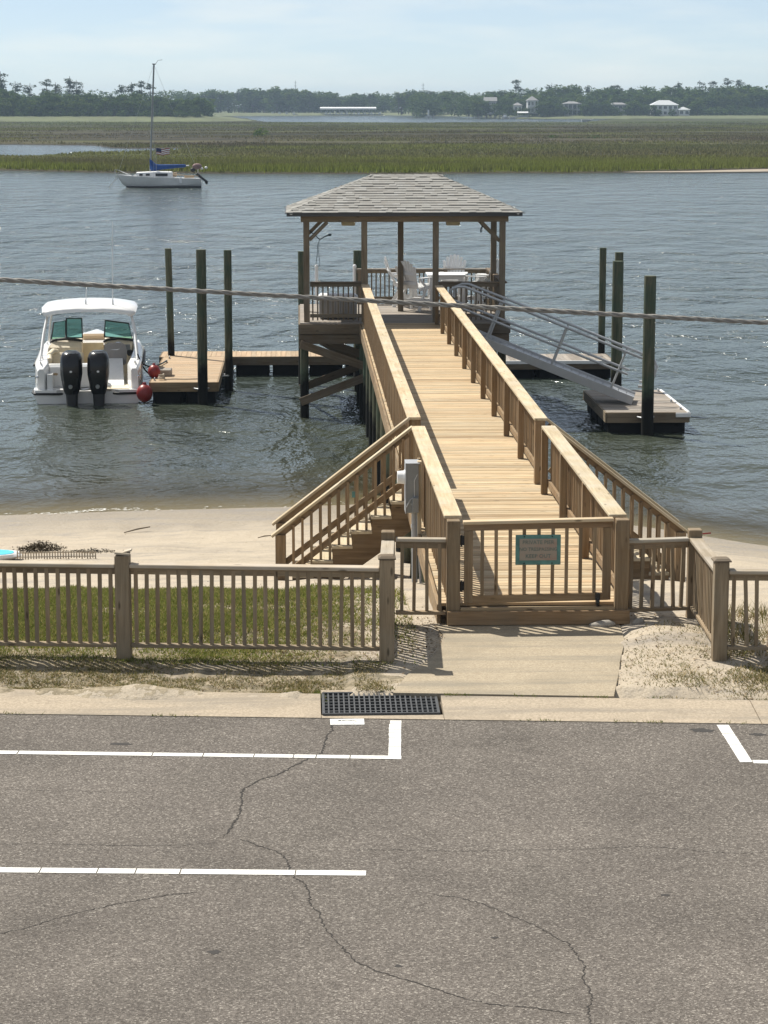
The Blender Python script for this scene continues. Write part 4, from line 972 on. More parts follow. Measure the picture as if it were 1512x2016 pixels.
fC, oC = dock('c', 'grey planked back dock with white bumper beyond the gangway', 2.34, 8.84, 64.1, 65.9, .50, 'y', M['grey'], M['dark'])
board('bumper', (5.5, 64.06, .46), (8.86, 64.06, .46), .05, .09, M['whitepl'], fC, org=oC)
cleat(fC, oC, 8.3, 65.4, .5); cleat(fC, oC, 8.5, 64.6, .5)
fD, oD = dock('d', 'small square landing dock at the foot of the aluminium gangway', 7.2, 9.12, 53.1, 57.35, .50, 'x', M['grey'], M['gaz'])
board('bumper', (9.12, 53.05, .49), (9.12, 57.3, .49), .06, .06, M['whitepl'], fD, org=oD)
board('corner_bumper', (8.82, 53.05, .44), (9.17, 53.05, .44), .07, .10, M['whitepl'], fD, org=oD)
for y in (53.6, 55.0, 57.0): cleat(fD, oD, 9.02, y, .5, R(90))
hoop(fD, oD, 8.10, 53.06, .40, 0, -1)
# coil of rope, plate and loose line on the finger dock
rp = MB(); rp.tube([(.09*math.cos(t*.6)*(1-t*.01), .09*math.sin(t*.6)*(1-t*.01), .02+.004*t) for t in range(34)], .017, 6); rp.tube([(.09, 0, .02), (.35, .04, .02), (.6, -.02, .02), (.95, .05, .02), (1.2, .03, .02)], .014, 6)
tag(rp.build('rope_coil', M['rope'], loc=(-3.62, 59.5, .55), smooth=60), 'coil of pale rope with a loose end on the finger dock', 'rope')
st = MB(); st.cbox((0, 0, .09), (.42, .5, .18), .02); tag(st.build('dock_step', M['grey'], loc=(-3.62, 60.5, .55)), 'grey boarding step on the edge of the finger dock', 'step')
def piling(x, y, top, r, label, lean=(0, 0)):
    m = MB(); h = top+3.2
    rings = []
    for i in range(9):
        z = -3.2+h*i/8; j = r*(1.08-.10*i/8)
        rings.append([(x*0+lean[0]*(z/h)+j*math.cos(k*.3927)*(1+.02*math.sin(3*k+i)), lean[1]*(z/h)+j*math.sin(k*.3927)*(1+.02*math.cos(2*k+i)), z) for k in range(16)])
    m.loft(rings); o = m.build('piling', M['pile'], None, (x, y, 0), smooth=50)
    return tag(o, label, 'piling', 'mooring pilings around the docks')
piling(-2.52, 58.78, 3.98, .128, 'thick dark piling held by a hoop at the front of the finger dock')
piling(-1.93, 61.6, 3.79, .105, 'piling held by a hoop at the inner side of the finger dock')
piling(-3.68, 65.4, 3.60, .095, 'slightly leaning piling standing in the corner of the back dock', (-.1, 0))
piling(.06, 62.9, 3.67, .11, 'piling showing behind the boat side corner post of the gazebo')
piling(1.58, 62.9, 3.69, .11, 'green topped piling behind the gazebo post beside the walkway')
piling(8.12, 52.86, 3.72, .142, 'thick green piling held by a hoop at the front of the landing dock')
piling(8.03, 57.62, 3.74, .14, 'dark piling at the back edge of the landing dock, shortest of its cluster')
piling(8.93, 63.9, 3.56, .12, 'middle piling of the cluster at the end of the grey back dock')
piling(8.76, 66.05, 3.55, .10, 'slim rearmost piling of the cluster at the end of the grey back dock')
# ================================================================ GANGWAY
GA, GB = Vector((3.50, 55.70, 2.38)), Vector((8.08, 54.86, .60)); GWo = tuple(GB)
gw = empty('gangway', GWo, 'sloping aluminium gangway with double handrails from the gazebo down to the landing dock', 'gangway')
u = (GB-GA).normalized(); side = Vector((0, 0, 1)).cross(u); side.normalize(); upn = u.cross(side).normalized()
if upn.z < 0: upn = -upn
Lg = (GB-GA).length; hw = .46
for s in (-1, 1):
    a = GA+side*s*hw; b = GB+side*s*hw
    board('side_beam', a, b, .05, .20, M['alu'], gw, up=upn, org=GWo)
    r_ = lambda q: tuple(Vector(q)-GB)
    top = [a+upn*.62+u*-.02, a+upn*.86-u*.10, a+upn*1.0+u*.05, a+upn*1.06+u*.2, GA+side*s*hw+upn*1.06+u*2.4, b+upn*1.04-u*.05, b+upn*1.0+u*.12, b+upn*.88+u*.24, b+upn*.62+u*.25, b+upn*.44+u*.14, b+upn*.38-u*.02]
    m = MB(); m.tube([r_(p) for p in top], .034, 8); m.build('handrail', M['alu'], gw, smooth=60)
    m = MB(); m.tube([r_(a+upn*.55), r_(b+upn*.55-u*.35)], .03, 8); m.build('mid_rail', M['alu'], gw, smooth=60)
    for t in (.28, .62, .93):
        q = a+u*(Lg*t-.25); m = MB(); m.tube([r_(q-upn*.1), r_(q+upn*1.06)], .026, 8); m.build('stanchion', M['alu'], gw, smooth=60)
for i in range(24):
    t = (i+.5)/24; q = GA+u*Lg*t+upn*.03
    board('tread', q-side*hw*.95, q+side*hw*.95, Lg/24-.012, .03, M['alu'], gw, up=upn, b=0, org=GWo)
# ================================================================ MOTORBOAT
bt = empty('motorboat', (-5.50, 59.05, -.10), 'white motorboat with hardtop and twin black outboards moored at the finger dock', 'boat', None, R(3.2))
def hull_ring(y):
    t = max(0, y)/8.3; bw = 1.40*(1-max(0, (t-.45)/.55)**2.3)+.02; sh = 1.02+.16*t**1.6; ch = bw*(.92-.25*t); cz = .12+.45*max(0, t-.4)**1.5
    kz = -.42+.75*max(0, t-.6)**1.6
    return bw, sh, ch, cz, kz
ys = [0, .55, 1.2, 2.2, 3.2, 4.2, 5.2, 6.1, 6.9, 7.5, 8.0, 8.3]
hl = MB(); rings = []
for y in ys:
    bw, sh, ch, cz, kz = hull_ring(y)
    if y <= .6: sh = .40
    if y == .55: sh = .40
    rings.append([(-bw, y, sh), (-ch, y, cz), (-ch*.5, y, (cz+kz)/2), (0, y, kz), (ch*.5, y, (cz+kz)/2), (ch, y, cz), (bw, y, sh)])
hl.loft(rings[:2], False, False); hl.f += [tuple(range(6, -1, -1))]
m2 = [list(r) for r in rings]; bw, sh, ch, cz, kz = hull_ring(.56)
m2[1] = [(-1.36, .56, 1.0), (-ch, .56, cz), (-ch*.5, .56, (cz+kz)/2), (0, .56, kz), (ch*.5, .56, (cz+kz)/2), (ch, .56, cz), (1.36, .56, 1.0)]
hl.loft(m2[1:], False, False)
hl.build('hull', M['white'], bt, smooth=40)
# rub rail
for s in (-1, 1):
    m = MB(); m.tube([(s*(hull_ring(y)[0]+.015), y, hull_ring(y)[1]-.06) for y in ys[2:]], .03, 6); m.build('rub_rail', M['rubber'], bt, smooth=60)
m = MB(); m.tube([(-1.42, .58, .39), (-1.43, .25, .37), (-1.38, .0, .36), (-.75, -.06, .36), (-.55, .10, .36), (.55, .10, .36), (.75, -.06, .36), (1.38, .0, .36), (1.43, .25, .37), (1.42, .58, .39)], .032, 8); m.build('stern_bumper', M['rubber'], bt, smooth=60)
m = MB()   # swim platforms either side of the engine well
for s in (-1, 1): m.prism([(s*.60, .10), (s*.80, -.05), (s*1.36, .0), (s*1.40, .2), (s*1.40, .62), (s*.5, .62)][::s], .36, .455)
m.box((0, .38, .38), (1.25, .5, .06)); m.build('swim_platform', M['white'], bt)
# aft quarters, transom wall, coamings
def quarter(s):
    m = MB(); secs = []
    for y, xo, xi, zt in ((.18, 1.30, 1.12, .98), (.5, 1.37, 1.02, 1.10), (1.6, 1.40, 1.08, 1.14), (3.2, 1.40, 1.14, 1.20), (4.6, 1.33, 1.08, 1.27)):
        secs.append([(s*xo, y, .44), (s*(xo-.01), y, zt-.06), (s*(xo-.06), y, zt), (s*(xi+.03), y, zt), (s*xi, y, zt-.05), (s*xi, y, .44)])
    m.loft(secs); return m.build('gunwale', M['white'], bt, smooth=35)
quarter(-1); quarter(1)
m = MB(); m.cbox((-.40, .72, .72), (1.30, .16, .62), .05); m.box((-.40, .9, .98), (1.30, .4, .10)); m.build('transom_wall', M['white'], bt, smooth=35)
m = MB(); m.box((-.98, .40, .62), (.14, .5, .45)); m.build('well_side', M['white'], bt)
m = MB(); m.ell((-.85, .632, .80), (.065, .008, .035), 12, 6); m.build('fuel_cap', M['tan'], bt, smooth=60)
m = MB(); m.span((.30, .10, .44), (1.06, 3.6, .47)); m.span((-1.1, .8, .40), (.30, 4.0, .42)); m.build('cockpit_floor', M['cream'], bt)
m = MB(); m.cbox((.27, .85, .78), (.06, .5, .66), .02); m.build('door_jamb', M['white'], bt)
m = MB(); m.add([(.36, .66, .48), (.92, .66, .48), (.86, 2.3, 1.02), (.38, 2.3, 1.02), (.36, .66, .40), (.92, .66, .40), (.86, 2.3, .42), (.38, 2.3, .42)], [(0, 1, 2, 3), (0, 4, 5, 1), (1, 5, 6, 2), (2, 6, 7, 3), (3, 7, 4, 0)]); m.build('seat_base', M['whitepl'], bt)
# cockpit seats and consoles
m = MB(); m.cbox((-.72, 1.6, .62), (.6, .8, .30), .05); m.build('port_seat', M['cream'], bt)
m = MB(); m.cbox((-.62, 2.7, .86), (.86, .14, .58), .05); m.build('seat_back', M['cream'], bt)
m = MB(); m.tube([(-1.05, 1.6, 1.05), (-1.08, 2.1, 1.15), (-1.0, 2.6, 1.2), (-.9, 2.75, 1.16)], .07, 8); m.build('seat_bolster', M['cream'], bt, smooth=60)
def console(x0, x1, nm):
    m = MB(); m.loft([[(x0, y0, z), (x1, y0, z), (x1, y1, z), (x0, y1, z)] for y0, y1, z in ((3.6, 4.7, .42), (3.62, 4.7, 1.18), (3.85, 4.65, 1.36))]); m.build(nm, M['cream'], bt)
console(-1.12, -.28, 'port_console'); console(.34, 1.10, 'helm_console')
for x0, x1 in ((-1.14, -.26), (.32, 1.12)):
    m = MB(); m.tube([(x0, 3.82, 1.30), (x0+.1, 3.8, 1.37), ((x0+x1)/2, 3.8, 1.40), (x1-.1, 3.8, 1.37), (x1, 3.82, 1.34)], .035, 8); m.build('dash_trim', M['rubber'], bt, smooth=60)
m = MB(); m.box((.73, 3.63, 1.12), (.62, .03, .26)); m.build('instrument_panel', M['greybox'], bt)
m = MB(); m.tube([(.72+.18*math.cos(t*.4189), 3.42+.05*math.sin(t*.4189), 1.16+.17*math.sin(t*.4189)) for t in range(16)], .018, 6)
for a in (0, 2.09, 4.19): m.tube([(.72, 3.46, 1.16), (.72+.18*math.cos(a), 3.42, 1.16+.17*math.sin(a))], .012, 5)
m.build('steering_wheel', M['chrome'], bt, smooth=60)
hsx = MB(); hsx.loft([[(.66+sx*w_, 2.45+y, z) for sx, y in ((-1, -.09), (-.8, -.13), (.8, -.13), (1, -.09), (1, .05), (-1, .05))] for w_, z, y_ in ((.30, .95, 0), (.31, 1.2, 0), (.27, 1.36, 0), (.18, 1.42, 0))]); hsx.build('helm_seat', M['greyvinyl'], bt, smooth=40)
m = MB(); m.cbox((.66, 2.6, .90), (.58, .5, .14), .04); m.build('helm_cushion', M['greyvinyl'], bt)
m = MB(); m.add([(.52, 2.318, 1.245), (.62, 2.318, 1.24), (.72, 2.318, 1.235), (.80, 2.318, 1.27), (.72, 2.318, 1.262), (.62, 2.318, 1.255)], [(0, 1, 2, 3, 4, 5)]); m.build('seat_logo', M['whitepl'], bt)
for x in (.30, 1.04): MB().cbox((x, 3.1, 1.08), (.14, .2, .16), .03).build('speaker_pod', M['rubber'], bt)
m = MB(); m.cbox((-.02, 5.9, 1.12), (.66, .16, .42), .05); m.build('bow_backrest', M['tan'], bt)
m = MB(); m.span((-.30, 4.2, .60), (.32, 5.7, .64)); m.build('bow_floor', M['cream'], bt)
m = MB(); m.box((.0, 4.72, .82), (.58, .03, .75)); m.build('walkthrough_door', M['cream'], bt)
dk = MB(); rg = []
for y in (4.7, 5.4, 6.1, 6.9, 7.5, 8.0, 8.25): bw, sh, *_ = hull_ring(y); rg.append([(-bw+.02, y, sh), (-bw*.55, y, sh+.05), (bw*.55, y, sh+.05), (bw-.02, y, sh)])
dk.loft(rg, False, False); dk.build('foredeck', M['white'], bt, smooth=40)
# windshield panes in black frames
def pane(P, frame=True):
    m = MB(); m.add(P, [(0, 1, 2, 3)]); g = m.build('windshield', M['glass'], bt)
    f = MB(); f.tube(list(P)+[P[0]], .022, 6); f.build('frame', M['rubber'], g, smooth=60)
pane([(-1.12, 3.95, 1.36), (-.72, 3.9, 1.42), (-.72, 4.25, 1.86), (-1.06, 4.35, 1.80)]); pane([(-.70, 3.9, 1.42), (-.26, 3.88, 1.42), (-.28, 4.22, 1.92), (-.70, 4.25, 1.92)])
pane([(.34, 3.88, 1.44), (1.10, 3.95, 1.36), (1.0, 4.35, 1.76), (.36, 4.22, 1.86)])
# hardtop and its pipe legs
ht = MB(); rg = []
for y, wv, zc in ((1.95, 1.10, 2.34), (2.0, 1.24, 2.38), (2.8, 1.28, 2.46), (3.8, 1.24, 2.48), (4.5, 1.10, 2.44), (4.62, .95, 2.40)):
    top = [(wv*math.sin(a), y, zc-.16*(1-math.cos(a*.9))+.03) for a in [-1.57+i*.314 for i in range(11)]]
    rg.append([(x, yy, z) for x, yy, z in top]+[(x*.97, yy, z-.07) for x, yy, z in reversed(top)])
ht.loft(rg); ht.build('hardtop', M['white'], bt, smooth=50)
for s in (-1, 1):
    for pts in ([(s*1.27, 1.0, 1.12), (s*1.20, 1.7, 1.75), (s*1.10, 2.3, 2.29)], [(s*1.27, 1.9, 1.16), (s*1.20, 2.4, 1.8), (s*1.08, 2.6, 2.31)], [(s*1.2, 4.2, 1.3), (s*1.12, 3.9, 1.9), (s*1.0, 3.8, 2.36)]):
        m = MB(); m.tube(pts, .028, 8); m.build('top_support', M['whitepl'], bt, smooth=60)
m = MB(); m.tube([(-1.08, 2.5, 2.27), (-.6, 2.5, 2.34), (0, 2.5, 2.36), (.6, 2.5, 2.34), (1.08, 2.5, 2.27)], .025, 8); m.build('top_bow', M['whitepl'], bt, smooth=60)
for x, h in ((-.10, .55), (.62, 2.2)):
    m = MB(); m.tube([(x, 2.5, 2.46), (x+.02, 2.5, 2.46+h*.5), (x+.04, 2.5, 2.46+h)], [.012, .009, .005], 6); m.cyl((x, 2.5, 2.44), (x, 2.5, 2.58), .03, .022, 8); m.build('antenna', M['whitepl'], bt, smooth=60)
for s in (-1, 1):
    for y, z in ((.45, 1.12), (1.3, 1.16), (3.9, 1.27)):
        m = MB(); m.tube([(s*1.22-.0, y-.09, z+.03), (s*1.22, y, z+.02), (s*1.22, y+.09, z+.03)], .012, 6); m.box((s*1.22, y, z), (.04, .06, .04)); m.build('cleat', M['chrome'], bt)
    m = MB(); m.tube([(s*1.345, .30, .62), (s*1.35, .20, .74), (s*1.345, .22, .86)], .014, 6); m.build('grab_rail', M['chrome'], bt, smooth=60)
    m = MB(); m.ell((s*1.30, .16, .78), (.035, .02, .035), 8, 6); m.build('stern_light', M['chrome'], bt)
# outboards
def engine(x):
    prof = [(.74, .25, .31), (.90, .275, .35), (1.12, .28, .36), (1.32, .265, .35), (1.43, .225, .31), (1.49, .14, .22)]
    sq = [(-1, -.6), (-.72, -.95), (0, -1.06), (.72, -.95), (1, -.6), (1, .5), (.7, .95), (-.7, .95), (-1, .5)]
    m = MB(); m.loft([[(x+a*w_, -.25+b*d_+(z-.92)*.08, z) for a, b in sq] for z, w_, d_ in prof]); e = m.build('outboard', M['black'], bt, smooth=45)
    m = MB(); m.loft([[(x+a*w_, -.27+b*d_, z) for a, b in sq] for z, w_, d_ in ((.40, .17, .22), (.55, .22, .27), (.75, .245, .30))]); m.build('lower_cowl', M['black'], e, smooth=45)
    m = MB(); m.loft([[(x+a*w_, y+b*d_, z) for a, b in sq] for z, w_, d_, y in ((-.45, .07, .16, -.32), (.0, .13, .22, -.30), (.35, .15, .22, -.26), (.62, .17, .2, -.25))]); m.build('leg', M['rubber'], e, smooth=45)
    m = MB(); m.box((x, -.02, .52), (.26, .22, .22)); m.build('clamp_bracket', M['rubber'], e)
    m = MB(); m.cyl((x-.02, -.60, .60), (x-.02, -.50, .62), .05, .06, 12); m.build('exhaust_cap', M['galv'], e, smooth=50)
    m = MB(); m.add([(x+.20*math.cos(t*.5236)*.17, -.632, 1.0+.028*math.sin(t*.5236)) for t in range(12)], [tuple(range(12))]); m.build('badge', M['whitepl'], e)
    m = MB(); m.tube([(x-.17, -.42, 1.455), (x, -.50, 1.465), (x+.17, -.42, 1.455)], .014, 6); m.build('cowl_stripe', M['galv'], e, smooth=60)
engine(-.40); engine(.29)
m = MB(); m.tube([(-.42, -.05, .50), (-.1, -.12, .48), (.22, -.05, .50)], .03, 8); m.build('tie_bar', M['chrome'], bt, smooth=60)
# fenders and mooring lines
def buoy(loc, r, label):
    b_ = empty('buoy', loc, label, 'buoy', 'red ball fenders between boat and dock')
    m = MB(); m.ell((0, 0, 0), (r, r, r*1.12), 16, 10); m.build('ball', M['red'], b_, smooth=60)
    m = MB(); m.cyl((0, 0, r*1.05), (0, 0, r*1.35), r*.28, r*.2, 10); m.build('neck', M['red'], b_, smooth=50)
buoy((-4.02, 58.75, .30), .21, 'big red ball fender hanging at the outer corner of the finger dock')
buoy((-3.84, 59.95, .72), .165, 'dull red ball fender resting on the edge planks of the finger dock')
for k, (a, mid, b) in enumerate((((-4.28, 60.2, 1.15), (-4.05, 60.4, .35), (-3.8, 61.4, .60)), ((-4.28, 60.2, 1.15), (-4.15, 60.6, .55), (-3.72, 63.6, .60)))):
    m = MB(); P = []
    for i in range(13):
        t = i/12; P.append([(1-t)**2*a[j]+2*t*(1-t)*mid[j]+t*t*b[j] for j in range(3)])
    m.tube([tuple(p[j]-a[j] for j in range(3)) for p in P], .022, 6)
    tag(m.build('mooring_line', M['darkrope'], None, a, smooth=60), ('dark mooring line sagging low from the boat to the finger dock cleat', 'dark mooring line running from the boat to the far cleat of the finger dock')[k], 'rope')
# ================================================================ SAILBOAT
sbt = empty('sailboat', (-12.75, 214, 0), 'white sailboat with furled blue sail cover anchored off the marsh', 'sailboat')
def sring(x):
    t = (x+3.75)/7.5; hb = 1.22*(math.sin(math.pi*min(1, max(0, .06+t*.80))))**.75; sh = 1.12-.32*t+.18*(t-.5)**2
    return hb, sh
hr = []
for x, kz in ((-4.05, 1.13), (-3.9, .82), (-3.6, .35), (-3.0, -.12), (-2, -.35), (-.5, -.4), (1, -.4), (2.4, -.3), (3.3, -.12), (3.72, -.02)):
    hb, sh = sring(max(x, -3.75)); hb = .03 if x < -4 else (.16 if x < -3.8 else (hb if x > -3 else hb*.72))
    if x < -3.5: sh = 1.18
    zz = min(kz, sh-.02)
    hr.append([(x, -hb, sh), (x, -hb*.96, sh*.5+zz*.5), (x, -hb*.6, zz*.8+sh*.2), (x, 0, zz), (x, hb*.6, zz*.8+sh*.2), (x, hb*.96, sh*.5+zz*.5), (x, hb, sh)])
m = MB(); m.loft(hr, False, False); n0 = len(m.v)-7; m.f += [tuple(range(n0, n0+7))]; m.f += [(7*i, 7*i+6, 7*i+13, 7*i+7) for i in range(len(hr)-1)]
M['sbwhite'] = plain('chalky_white_gelcoat', (0.62, 0.62, 0.60), 0.4, 0, 0.06, 2)
m.build('hull', M['sbwhite'], sbt, smooth=40)
m = MB(); m.loft([[(x, -hb-.012, .16), (x, -hb-.012, .02), (x, hb+.012, .02), (x, hb+.012, .16)] for x, hb in ((-3.2, .35), (-2.4, .62), (-1, 1.02), (1, 1.08), (3, .8), (3.7, .66))]); m.build('boot_stripe', M['rubber'], sbt)
m = MB(); m.loft([[(x, -hb, .8), (x+.02, -hb*.92, zt-.05), (x+.04, -hb*.8, zt), (x+.04, hb*.8, zt), (x+.02, hb*.92, zt-.05), (x, hb, .8)] for x, hb, zt in ((-2.5, .5, 1.0), (-2.25, .66, 1.42), (-.4, .84, 1.5), (.95, .86, 1.47), (1.1, .84, 1.2))]); m.build('cabin', M['whitepl'], sbt, smooth=30)
for x0, x1 in ((-1.95, -1.65), (-1.35, -1.0), (-.45, .65)):
    m = MB(); hb = lerp((x0+x1)/2, [(-2.25, .66), (-.4, .84), (.95, .86)]); m.box(((x0+x1)/2, -hb+.01, 1.20), (x1-x0, .09, .17 if x0 < -.5 else .24)); m.build('cabin_window', M['rubber'], sbt)
m = MB(); m.tube([(-.98, 0, 1.45), (-.82, 0, 5), (-.48, 0, 11.2)], [.085, .085, .075], 10); m.build('mast', M['greybox'], sbt, smooth=50)
m = MB(); m.box((-.47, 0, 11.22), (.36, .05, .08)); m.tube([(-.3, 0, 11.25), (-.1, 0, 11.55), (.3, 0, 11.6)], .018, 5); m.build('masthead', M['rubber'], sbt)
cv = MB(); rg = []
for x, zc, hh, ww in ((-1.03, 2.35, .10, .10), (-1.02, 2.15, .55, .14), (-.85, 2.0, .52, .2), (-.5, 1.86, .34, .2), (-.1, 1.87, .25, .18), (.6, 1.92, .22, .16), (1.4, 1.97, .18, .14), (2.2, 2.0, .15, .11), (2.32, 2.0, .08, .06)):
    rg.append([(x+.02*math.sin(5*a), ww*math.cos(a), zc+hh*math.sin(a)*(1.0+.06*math.sin(7*x+a))) for a in [i*.628 for i in range(10)]])
cv.loft(rg); cv.build('sail_cover', M['blue'], sbt, smooth=60)
m = MB(); m.tube([(-.9, 0, 1.88), (2.6, 0, 2.02)], .05, 8); m.build('boom', M['whitepl'], sbt, smooth=60)
for a, b in (((-.50, 0, 11.2), (-4.0, 0, 1.15)), ((-.48, 0, 11.2), (3.6, 0, .95)), ((-.6, 0, 8.4), (-.6, -1.1, .95)), ((-.6, 0, 8.4), (-.6, 1.1, .95)), ((2.6, 0, 2.02), (3.55, 0, 1.0))):
    m = MB(); m.tube([a, b], .012, 4); m.build('stay', M['galv'], sbt)
m = MB(); m.tube([(-4.3, 0, 1.65), (-3.9, -.18, 1.6), (-3.0, -.45, 1.22), (-2.2, -.6, 1.02)], .02, 5); m.tube([(-4.3, 0, 1.65), (-3.9, .18, 1.6), (-3.0, .45, 1.22)], .02, 5); m.tube([(-4.25, 0, 1.6), (-4.2, 0, 1.15)], .02, 5); m.build('bow_pulpit', M['chrome'], sbt)
m = MB(); m.cyl((1.85, -1.12, .45), (1.85, -1.12, .95), .12, .12, 10); m.build('fender', M['whitepl'], sbt, smooth=50)
m = MB(); m.tube([(1.2, -.9, 1.2), (1.9, -.95, 1.18), (2.6, -.9, 1.1), (3.5, -.7, 1.08)], .035, 6)
m.box((1.3, 0, 1.2), (.3, .9, .35)); m.box((2.6, .1, 1.0), (.9, .5, .2)); m.build('cockpit_gear', M['tan'], sbt)
ob2 = MB(); ob2.ell((3.35, -.25, 1.95), (.45, .25, .28), 12, 8); eo = ob2.build('outboard', M['pinkcv'], sbt, smooth=60)
m = MB(); m.ell((2.95, -.25, 1.62), (.25, .14, .2), 10, 6); m.build('cowl', M['rubber'], eo, smooth=60)
m = MB(); m.tube([(3.3, -.25, 1.25), (3.75, -.25, .9), (4.15, -.25, .6)], [.14, .12, .10], 8); m.ell((4.2, -.25, .5), (.14, .08, .2), 8, 6); m.build('leg', M['rubber'], eo, smooth=60)
m = MB(); m.tube([(3.4, .3, 1.0), (3.4, .3, 1.75), (3.75, .3, 1.9)], .03, 6); m.ell((3.75, .2, 1.75), (.14, .14, .12), 8, 6); m.ell((4.15, .2, 1.82), (.14, .14, .12), 8, 6); m.build('stern_fender', M['whitepl'], sbt)
m = MB(); m.tube([(3.0, .0, .9), (3.05, 0, 1.5), (3.0, 0, 1.6)], .02, 5); m.build('tiller_post', M['rubber'], sbt)
m = MB(); m.tube([(-4.0, -.05, 1.05), (-4.5, -.3, .4), (-4.9, -.5, -.2)], .02, 5); m.build('anchor_line', M['rope'], sbt)
# flag on the backstay: striped cloth with blue canton
fl = empty('flag', (-13.15, 213.6, 3.58), 'small striped flag flying beside the sailboat mast', 'flag')
def fwave(x): return .06*math.sin(x*7), .05*math.sin(x*6+1)
m_w, m_r, m_b = M['whitepl'], M['red'], plain('navy_cloth', (0.03, 0.04, 0.11), 0.8)
for i in range(7):
    for part, mt_ in (('stripe', m_r if i % 2 == 0 else m_w),):
        m = MB(); z1 = -.083*i; z0 = z1-.083; P = []; k = 9; xs0 = .0 if i > 3 else .5
        for j in range(k):
            x = xs0+(1.25-xs0)*j/(k-1); wy, wz = fwave(x); P += [(x, wy, z0+wz), (x, wy, z1+wz)]
        m.add(P, [(2*j, 2*j+2, 2*j+3, 2*j+1) for j in range(k-1)]); m.build('stripe', mt_, fl)
m = MB(); P = []
for j in range(6):
    x = .5*j/5; wy, wz = fwave(x); P += [(x, wy, -.332+wz), (x, wy, wz)]
m.add(P, [(2*j, 2*j+2, 2*j+3, 2*j+1) for j in range(5)]); m.build('canton', m_b, fl)
m = MB(); m.tube([(0, .02, -2.4), (0, 0, .1)], .015, 5); m.build('staff', M['galv'], fl)
# ================================================================ CABLE across the view
ca, cb = Vector((-14, 9.0, 7.55)), Vector((16, 9.1, 6.05))
cab = empty('overhead_cable', (0.3, 9.0, 6.87), 'twisted grey overhead utility cable strung across the street', 'cable')
for k in range(3):
    P = []; N = 1500
    for i in range(N+1):
        t = i/N; x = ca.x+(cb.x-ca.x)*t; zc = 6.972-(x+1.17)*.0594+.0016*(x-.35)**2*.25; ph = k*2.0944+x*2*math.pi/.17
        P.append((x-.3, .0054*math.cos(ph), zc-6.87+.0054*math.sin(ph)))
    m = MB(); m.tube(P, .0050, 6); m.build('strand', M['cableM'], cab, smooth=60)
# ================================================================ NEAR VEGETATION
def leafmat(name, stops, trans=.35, pos=None):
    k = NT(name); g = k.n('NewGeometry'); oi = k.n('ObjectInfo')
    c = k.ramp(g.outputs['Random Per Island'], stops)
    c = k.mix(1.0, c, k.ramp(oi.outputs['Random'], [(0, (.78, .82, .8)), (.5, (1, 1, 1)), (1, (1.18, 1.1, .9))]), 'MULTIPLY')
    df = k.n('BsdfDiffuse'); tl = k.n('BsdfTranslucent'); k.l(c, df.inputs[0]); k.l(c, tl.inputs[0])
    ms = k.n('MixShader'); ms.inputs[0].default_value = trans; k.l(df.outputs[0], ms.inputs[1]); k.l(tl.outputs[0], ms.inputs[2])
    k.l(ms.outputs[0], k.out.inputs['Surface']); return k.m
M['lawn'] = leafmat('lawn_grass', [(0, (.105, .135, .03)), (.45, (.17, .205, .052)), (.75, (.25, .245, .085)), (1, (.40, .33, .17))], .4)
M['dry'] = leafmat('dry_grass', [(0, (.10, .105, .04)), (.4, (.16, .165, .065)), (.7, (.27, .225, .125)), (1, (.42, .34, .21))], .3)
M['litter'] = leafmat('leaf_litter', [(0, (.07, .045, .025)), (.5, (.17, .115, .065)), (1, (.38, .30, .20))], .15)
def grass(n, xr, yf, dens, h, wv, lean=.5):
    out = []; step = 0
    while step < n:
        step += 1
        x = random.uniform(*xr); y0, y1 = yf(x); y = random.uniform(y0, y1)
        if inpoly(x, y, PAD): continue
        d_ = dens(x, y)
        if random.random() > d_: continue
        z = gz(x, y)-.004; hh = random.uniform(*h)*(.6+.4*d_); a = random.uniform(0, 6.283); ww = random.uniform(*wv)
        lx, ly = random.gauss(0, lean)*hh, random.gauss(0, lean)*hh
        out.append([(x-ww*math.cos(a), y-ww*math.sin(a), z), (x+ww*math.cos(a), y+ww*math.sin(a), z), (x+lx, y+ly, z+hh)])
    return out
def nz(x, y, s=1.0, o=0): return noise.noise(Vector((x*s, y*s, o)))
def d_lawn(x, y):
    e = lerp(x, [(-8, 1), (-1.0, 1), (.1, .55), (.6, .25), (1.3, .12)]); yy = lerp(y, [(22.4, .35), (23.2, .6), (24.2, 1), (26.6, 1), (27.4, 0)])
    return max(0, min(1, e*yy*(.95+1.0*nz(x, y, 1.3)+.5*nz(x, y, 5, 3))))
def d_strip(x, y):
    f = (y-back(x))/1.0
    return max(0, min(1, (.33+.85*nz(x, y, 1.7, 5)+.35*nz(x, y, 6, 8))*lerp(f, [(.0, .3), (.1, 1.0), (.5, .7), (1.1, .45), (1.4, .15)])*lerp(x, [(.2, 1), (.75, .75), (.95, .0)])))
def d_right(x, y):
    return max(0, min(1, (.5+.85*nz(x, y, 1.6, 11)+.4*nz(x, y, 6, 2))*lerp(x, [(3.2, .1), (3.7, .5), (4.2, 1.1), (5, 1.2)])*lerp(y, [(20.9, .6), (21.5, 1.2), (22.4, .9), (23.2, .25), (24, .05)])))
G = grass(215000, (-5.4, 1.2), lambda x: (fy(min(x, .85))-.2, 27.3), d_lawn, (.03, .075), (.004, .009), .7)
tag(tris('lawn_grass', np.array(G), M['lawn']), 'short green lawn grass behind the roadside fence', 'grass', kind='stuff')
G = grass(130000, (-5.3, .95), lambda x: (back(x)+.01, fy(min(x, .85))+.15), d_strip, (.02, .055), (.003, .007), .9)
G += grass(58000, (3.05, 7.2), lambda x: (back(x)+.04, 23.6), d_right, (.02, .06), (.003, .007), .9)
